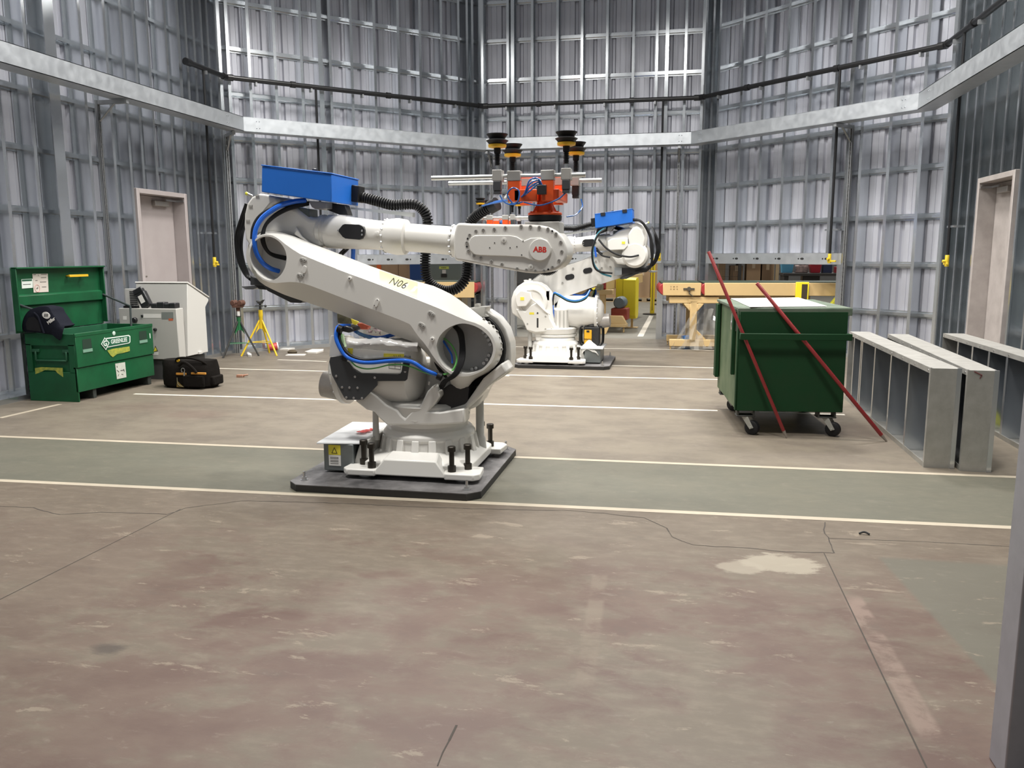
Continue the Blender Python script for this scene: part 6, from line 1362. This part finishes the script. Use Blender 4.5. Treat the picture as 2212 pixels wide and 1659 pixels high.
for i in range(3): carton(('upper brown carton lying on the left of the tall pallet cartons', 'upper brown carton lying in the middle over the tall pallet cartons', 'upper brown carton lying on the right over the tall pallet cartons')[i], -1.75 + .9*i, 25.15, 1.056, .80, .7, .30, CARD, 'cartons lying on top of the pallet row')
POSTY = mat('post_yellow', (.75, .55, .02), .4)
def post(label, x, y, h):
    T = thing('guard_post', label, 'post', (x, y, 0), group='yellow guard posts'); b = MB(); b.box(-.05, .05, -.05, .05, .012, h); part('post_tube', b, POSTY, T, .006); b = MB(); b.lathe((0, 0, 0), (0, 0, 1), [(0, .22), (.02, .22), (.03, .08)], 20); part('base_plate', b, BLACKG, T); b = MB(); b.box(-.015, .015, -.052, -.05, .1, h); part('post_groove', b, mat('groove_dark', (.3, .22, .02), .5), T, smooth=False)
e = on_floor(*h4(1435, 1088)); post('yellow guard post on a round black base beyond the back opening', e.x, e.y, 1.95)
e = on_y(*h4(1465, 700), 23.5); post('further yellow guard post just right of the nearer one', e.x + .1, 23.5, 2.0)
# racks and benches behind the right opening
RACK = mat('rack_dark', (.04, .037, .033), .6)
rk = thing('storage_rack', 'dark wire mesh storage rack beyond the back right opening', 'rack', (1.22, 17.2, 0))
for x in (-.72, 0, .72):
    for y in (0, .8): b = MB(); b.box(x - .03, x + .03, y - .03, y + .03, 0, 2.2); part('upright', b, RACK if x < .5 else WOOD, rk, smooth=False)
for z in (.1, .75, 1.35, 2.0): b = MB(); b.box(-.72, .72, 0, .8, z, z + .04); part('shelf', b, RACK, rk, smooth=False)
b = MB()
for k in range(22): b.box(-.70 + .033*k, -.696 + .033*k, -.02, -.015, .1, 2.0)
for k in range(12): b.box(-.72, .02, -.02, -.015, .2 + .15*k, .204 + .15*k)
o2 = part('mesh_wire', b, RACK, rk, smooth=False); o2['kind'] = 'stuff'
for k, (x, z, w, h) in enumerate(((-.9, .14, .5, .5), (-.3, .14, .5, .45), (.35, .14, .45, .5), (.95, .14, .5, .48), (-.8, .79, .6, .48), (-.1, .79, .45, .42), (.5, .79, .5, .5), (1.0, .79, .4, .45), (-.5, 1.39, .6, .4), (.6, 1.39, .6, .5))):
    carton(f'brown carton on the dark mesh rack, {("lowest shelf far left","lowest shelf second from left","lowest shelf third from left","lowest shelf far right","middle shelf far left","middle shelf second from left","middle shelf third from left","middle shelf far right","upper shelf left","upper shelf right")[k]}', 1.22 + x*.55, 17.55, z, w*.55, .5, h*.9, CARD2 if k % 2 else CARD, 'cartons on the mesh rack')
bench = thing('work_bench', 'long dark workbench behind the right conveyor', 'bench', (2.62, 16.2, 0))
b = MB(); b.box(-.72, .8, -.35, .35, 1.0, 1.05); part('bench_top', b, RACK, bench, .004)
for x in (-.66, .74): b = MB(); b.box(x - .04, x + .04, -.3, .3, 0, 1.0); part('leg', b, RACK, bench, .003)
b = MB(); b.box(-.35, -.05, -.15, .15, .90, 1.0); part('vise_block', b, BLACKG, bench, .01)
def item(name, label, cat, mb, m, loc, bev=.006): o2 = part(name, mb, m, None, bev, loc=loc); return tag(o2, label, cat)
rb = thing('red_basket', 'red plastic basket on the dark workbench', 'basket', (2.48, 16.1, 1.051)); b = MB(); b.loft([[(-.08, -.10, 0), (.08, -.10, 0), (.08, .10, 0), (-.08, .10, 0)], [(-.11, -.13, .24), (.11, -.13, .24), (.11, .13, .24), (-.11, .13, .24)]]); part('basket_body', b, mat('basket_red', (.45, .02, .04), .4), rb, .01); b = MB(); b.tube([(-.09, -.14, .22), (-.05, -.15, .17), (.05, -.15, .17), (.09, -.14, .22)], .012, 6); part('handle', b, PAPER, rb)
b = MB(); b.loft([[(-.09, -.10, 0), (.09, -.10, 0), (.09, .10, 0), (-.09, .10, 0)], [(-.11, -.12, .20), (.11, -.12, .20), (.11, .12, .20), (-.11, .12, .20)]]); item('blue_tub', 'pale blue plastic tub at the left end of the workbench', 'tub', b, mat('tub_blue', (.10, .36, .55), .5), (1.99, 16.15, 1.051))
b = MB(); b.box(-.08, .08, -.12, .12, 0, .24); item('navy_crate', 'navy crate right of the red basket on the workbench', 'crate', b, mat('crate_navy', (.02, .03, .08), .6), (2.69, 16.15, 1.051))
b = MB(); b.box(-.15, .15, -.12, .12, 0, .11); item('red_tool_case', 'flat red tool case at the right end of the workbench', 'case', b, mat('case_red', (.40, .02, .03), .5), (2.98, 16.1, 1.051))
b = MB(); b.box(-.11, .11, -.1, .1, 0, .14); b.box(-.06, .08, -.08, .08, .14, .22); item('parts_pile', 'pale pile of packed parts in the middle of the workbench', 'parts', b, mat('parts_pale', (.50, .36, .32), .6, noise=.9, nscale=14, ncol=(.12, .10, .10)), (2.24, 16.1, 1.051), .02)
# crates and the switch cabinet behind the left opening
CRATE = mat('plywood', (.45, .29, .17), .7, noise=.5, nscale=8, ncol=(.36, .22, .13), stretch=(1, 1, .3))
e = on_y(830, 590, 17.5); cr = thing('plywood_crate', 'tall plywood crate with an orange tag seen over the near arm', 'crate', (e.x, 17.5, 0))
for k in range(4): b = MB(); b.box(-.95 + .475*k, -.95 + .475*k + .465, -.4, -.37, .02, 1.5); part('crate_board', b, CRATE, cr, .003)
b = MB(); b.box(-.95, .95, -.368, .4, 0, 1.49); part('crate_core', b, CRATE, cr); b = MB(); b.box(-.02, .08, -.405, -.40, 1.05, 1.22); part('orange_tag', b, mat('tag_orange', (.75, .14, .03), .6), cr, smooth=False)
e = on_y(903, 585, 17.0); b = MB(); b.box(-.22, .22, -.2, .2, 0, 1.5); item('blue_cabinet', 'blue cabinet between the plywood crate and the grey switch cabinet', 'cabinet', b, mat('panel_blue', (.015, .06, .22), .5), (e.x + .1, 17.0, 0))
e = on_y(965, 590, 15.4); sw = thing('switch_cabinet', 'grey switch cabinet with a lime label beyond the back left opening', 'cabinet', (e.x, 15.4, 0)); b = MB(); b.box(-.36, .34, -.2, .2, .05, 1.6); part('body', b, mat('switch_grey', (.20, .24, .23), .45, .2), sw, .008); b = MB(); b.box(-.09, .10, -.204, -.2, 1.135, 1.185); part('lime_label', b, mat('label_lime', (.62, .70, .15), .6), sw, smooth=False); b = MB(); b.box(-.03, .04, -.206, -.2, 1.05, 1.12); part('switch_plate', b, PAPER, sw, smooth=False); b = MB(); b.box(-.05, .06, -.225, -.2, .98, 1.045); part('disconnect_switch', b, BLACKG, sw, .004)
b = MB()
for k in range(5): b.box(-.045 + .02*k, -.035 + .02*k, -.206, -.204, 1.15, 1.172)
part('print', b, INK, sw, smooth=False); b = MB(); b.box(-.33, .31, -.19, .19, 0, .05); part('plinth', b, BLACKG, sw)
# ------------------------------------------------------------------ radio and rag at the far robot
RX, RY = -1.065, 10.47
rd = thing('jobsite_radio', 'yellow and black jobsite radio standing by the far robot foot', 'radio', (RX, RY, .262)); 
pz = .20
b = MB(); b.box(-.085, .115, -.10, .10, .0, .235); b.lathe((.015, 0, .23), (0, 0, 1), [(0, .09), (.03, .085), (.05, .05)], 20); body_ = part('radio_body', b, mat('radio_black', (.022, .022, .022), .55, bump=.5, bscale=40), rd, .02)
b = MB(); b.box(-.075, .02, -.118, -.10, .015, .195); part('face_plate', b, mat('radio_yellow', (.80, .42, .02), .45), rd, .008); b = MB(); b.box(-.045, -.01, -.124, -.118, .165, .19); part('display', b, BLACKG, rd, .002)
text('lettering', 'DEWALT', .024, INK, rd, face_m((-.027, -.1185, .075), (1, 0, 0), (0, 0, 1)), bold=.0008)
for x in (-.125, .15):
    b = MB(); s_ = 1 if x > 0 else -1; b.tube([(x - s_*.03, -.09, .24), (x, -.10, .21), (x, -.10, .03), (x - s_*.03, -.09, .0)], .010, 8); b.tube([(x - s_*.03, .09, .24), (x, .10, .21), (x, .10, .03), (x - s_*.03, .09, .0)], .010, 8); part('roll_bar', b, BLACK, rd)
rg = on_y(*h4(855, 1385), 10.25); random.seed(9); g = []; n_ = 9
for i in range(n_):
    for j in range(n_):
        fx, fy = i/(n_ - 1) - .5, j/(n_ - 1) - .5; g.append(Vector((fx*.21, fy*.09, .05 - .25*fx*fx + .10*fy - .04*fx + .012*math.sin(9*fx + 5*fy) + random.uniform(-.004, .004))))
b = MB(); b.add(g, [(i*n_ + j, (i+1)*n_ + j, (i+1)*n_ + j + 1, i*n_ + j + 1) for i in range(n_ - 1) for j in range(n_ - 1)]); o2 = part('white_rag', b, mat('rag_white', (.75, .74, .70), .85), None, angle=80, loc=(rg.x, rg.y, rg.z - .045)); sm = o2.modifiers.new('thick', 'SOLIDIFY'); sm.thickness = .006; tag(o2, 'white rag draped over the far robot connection box', 'rag')
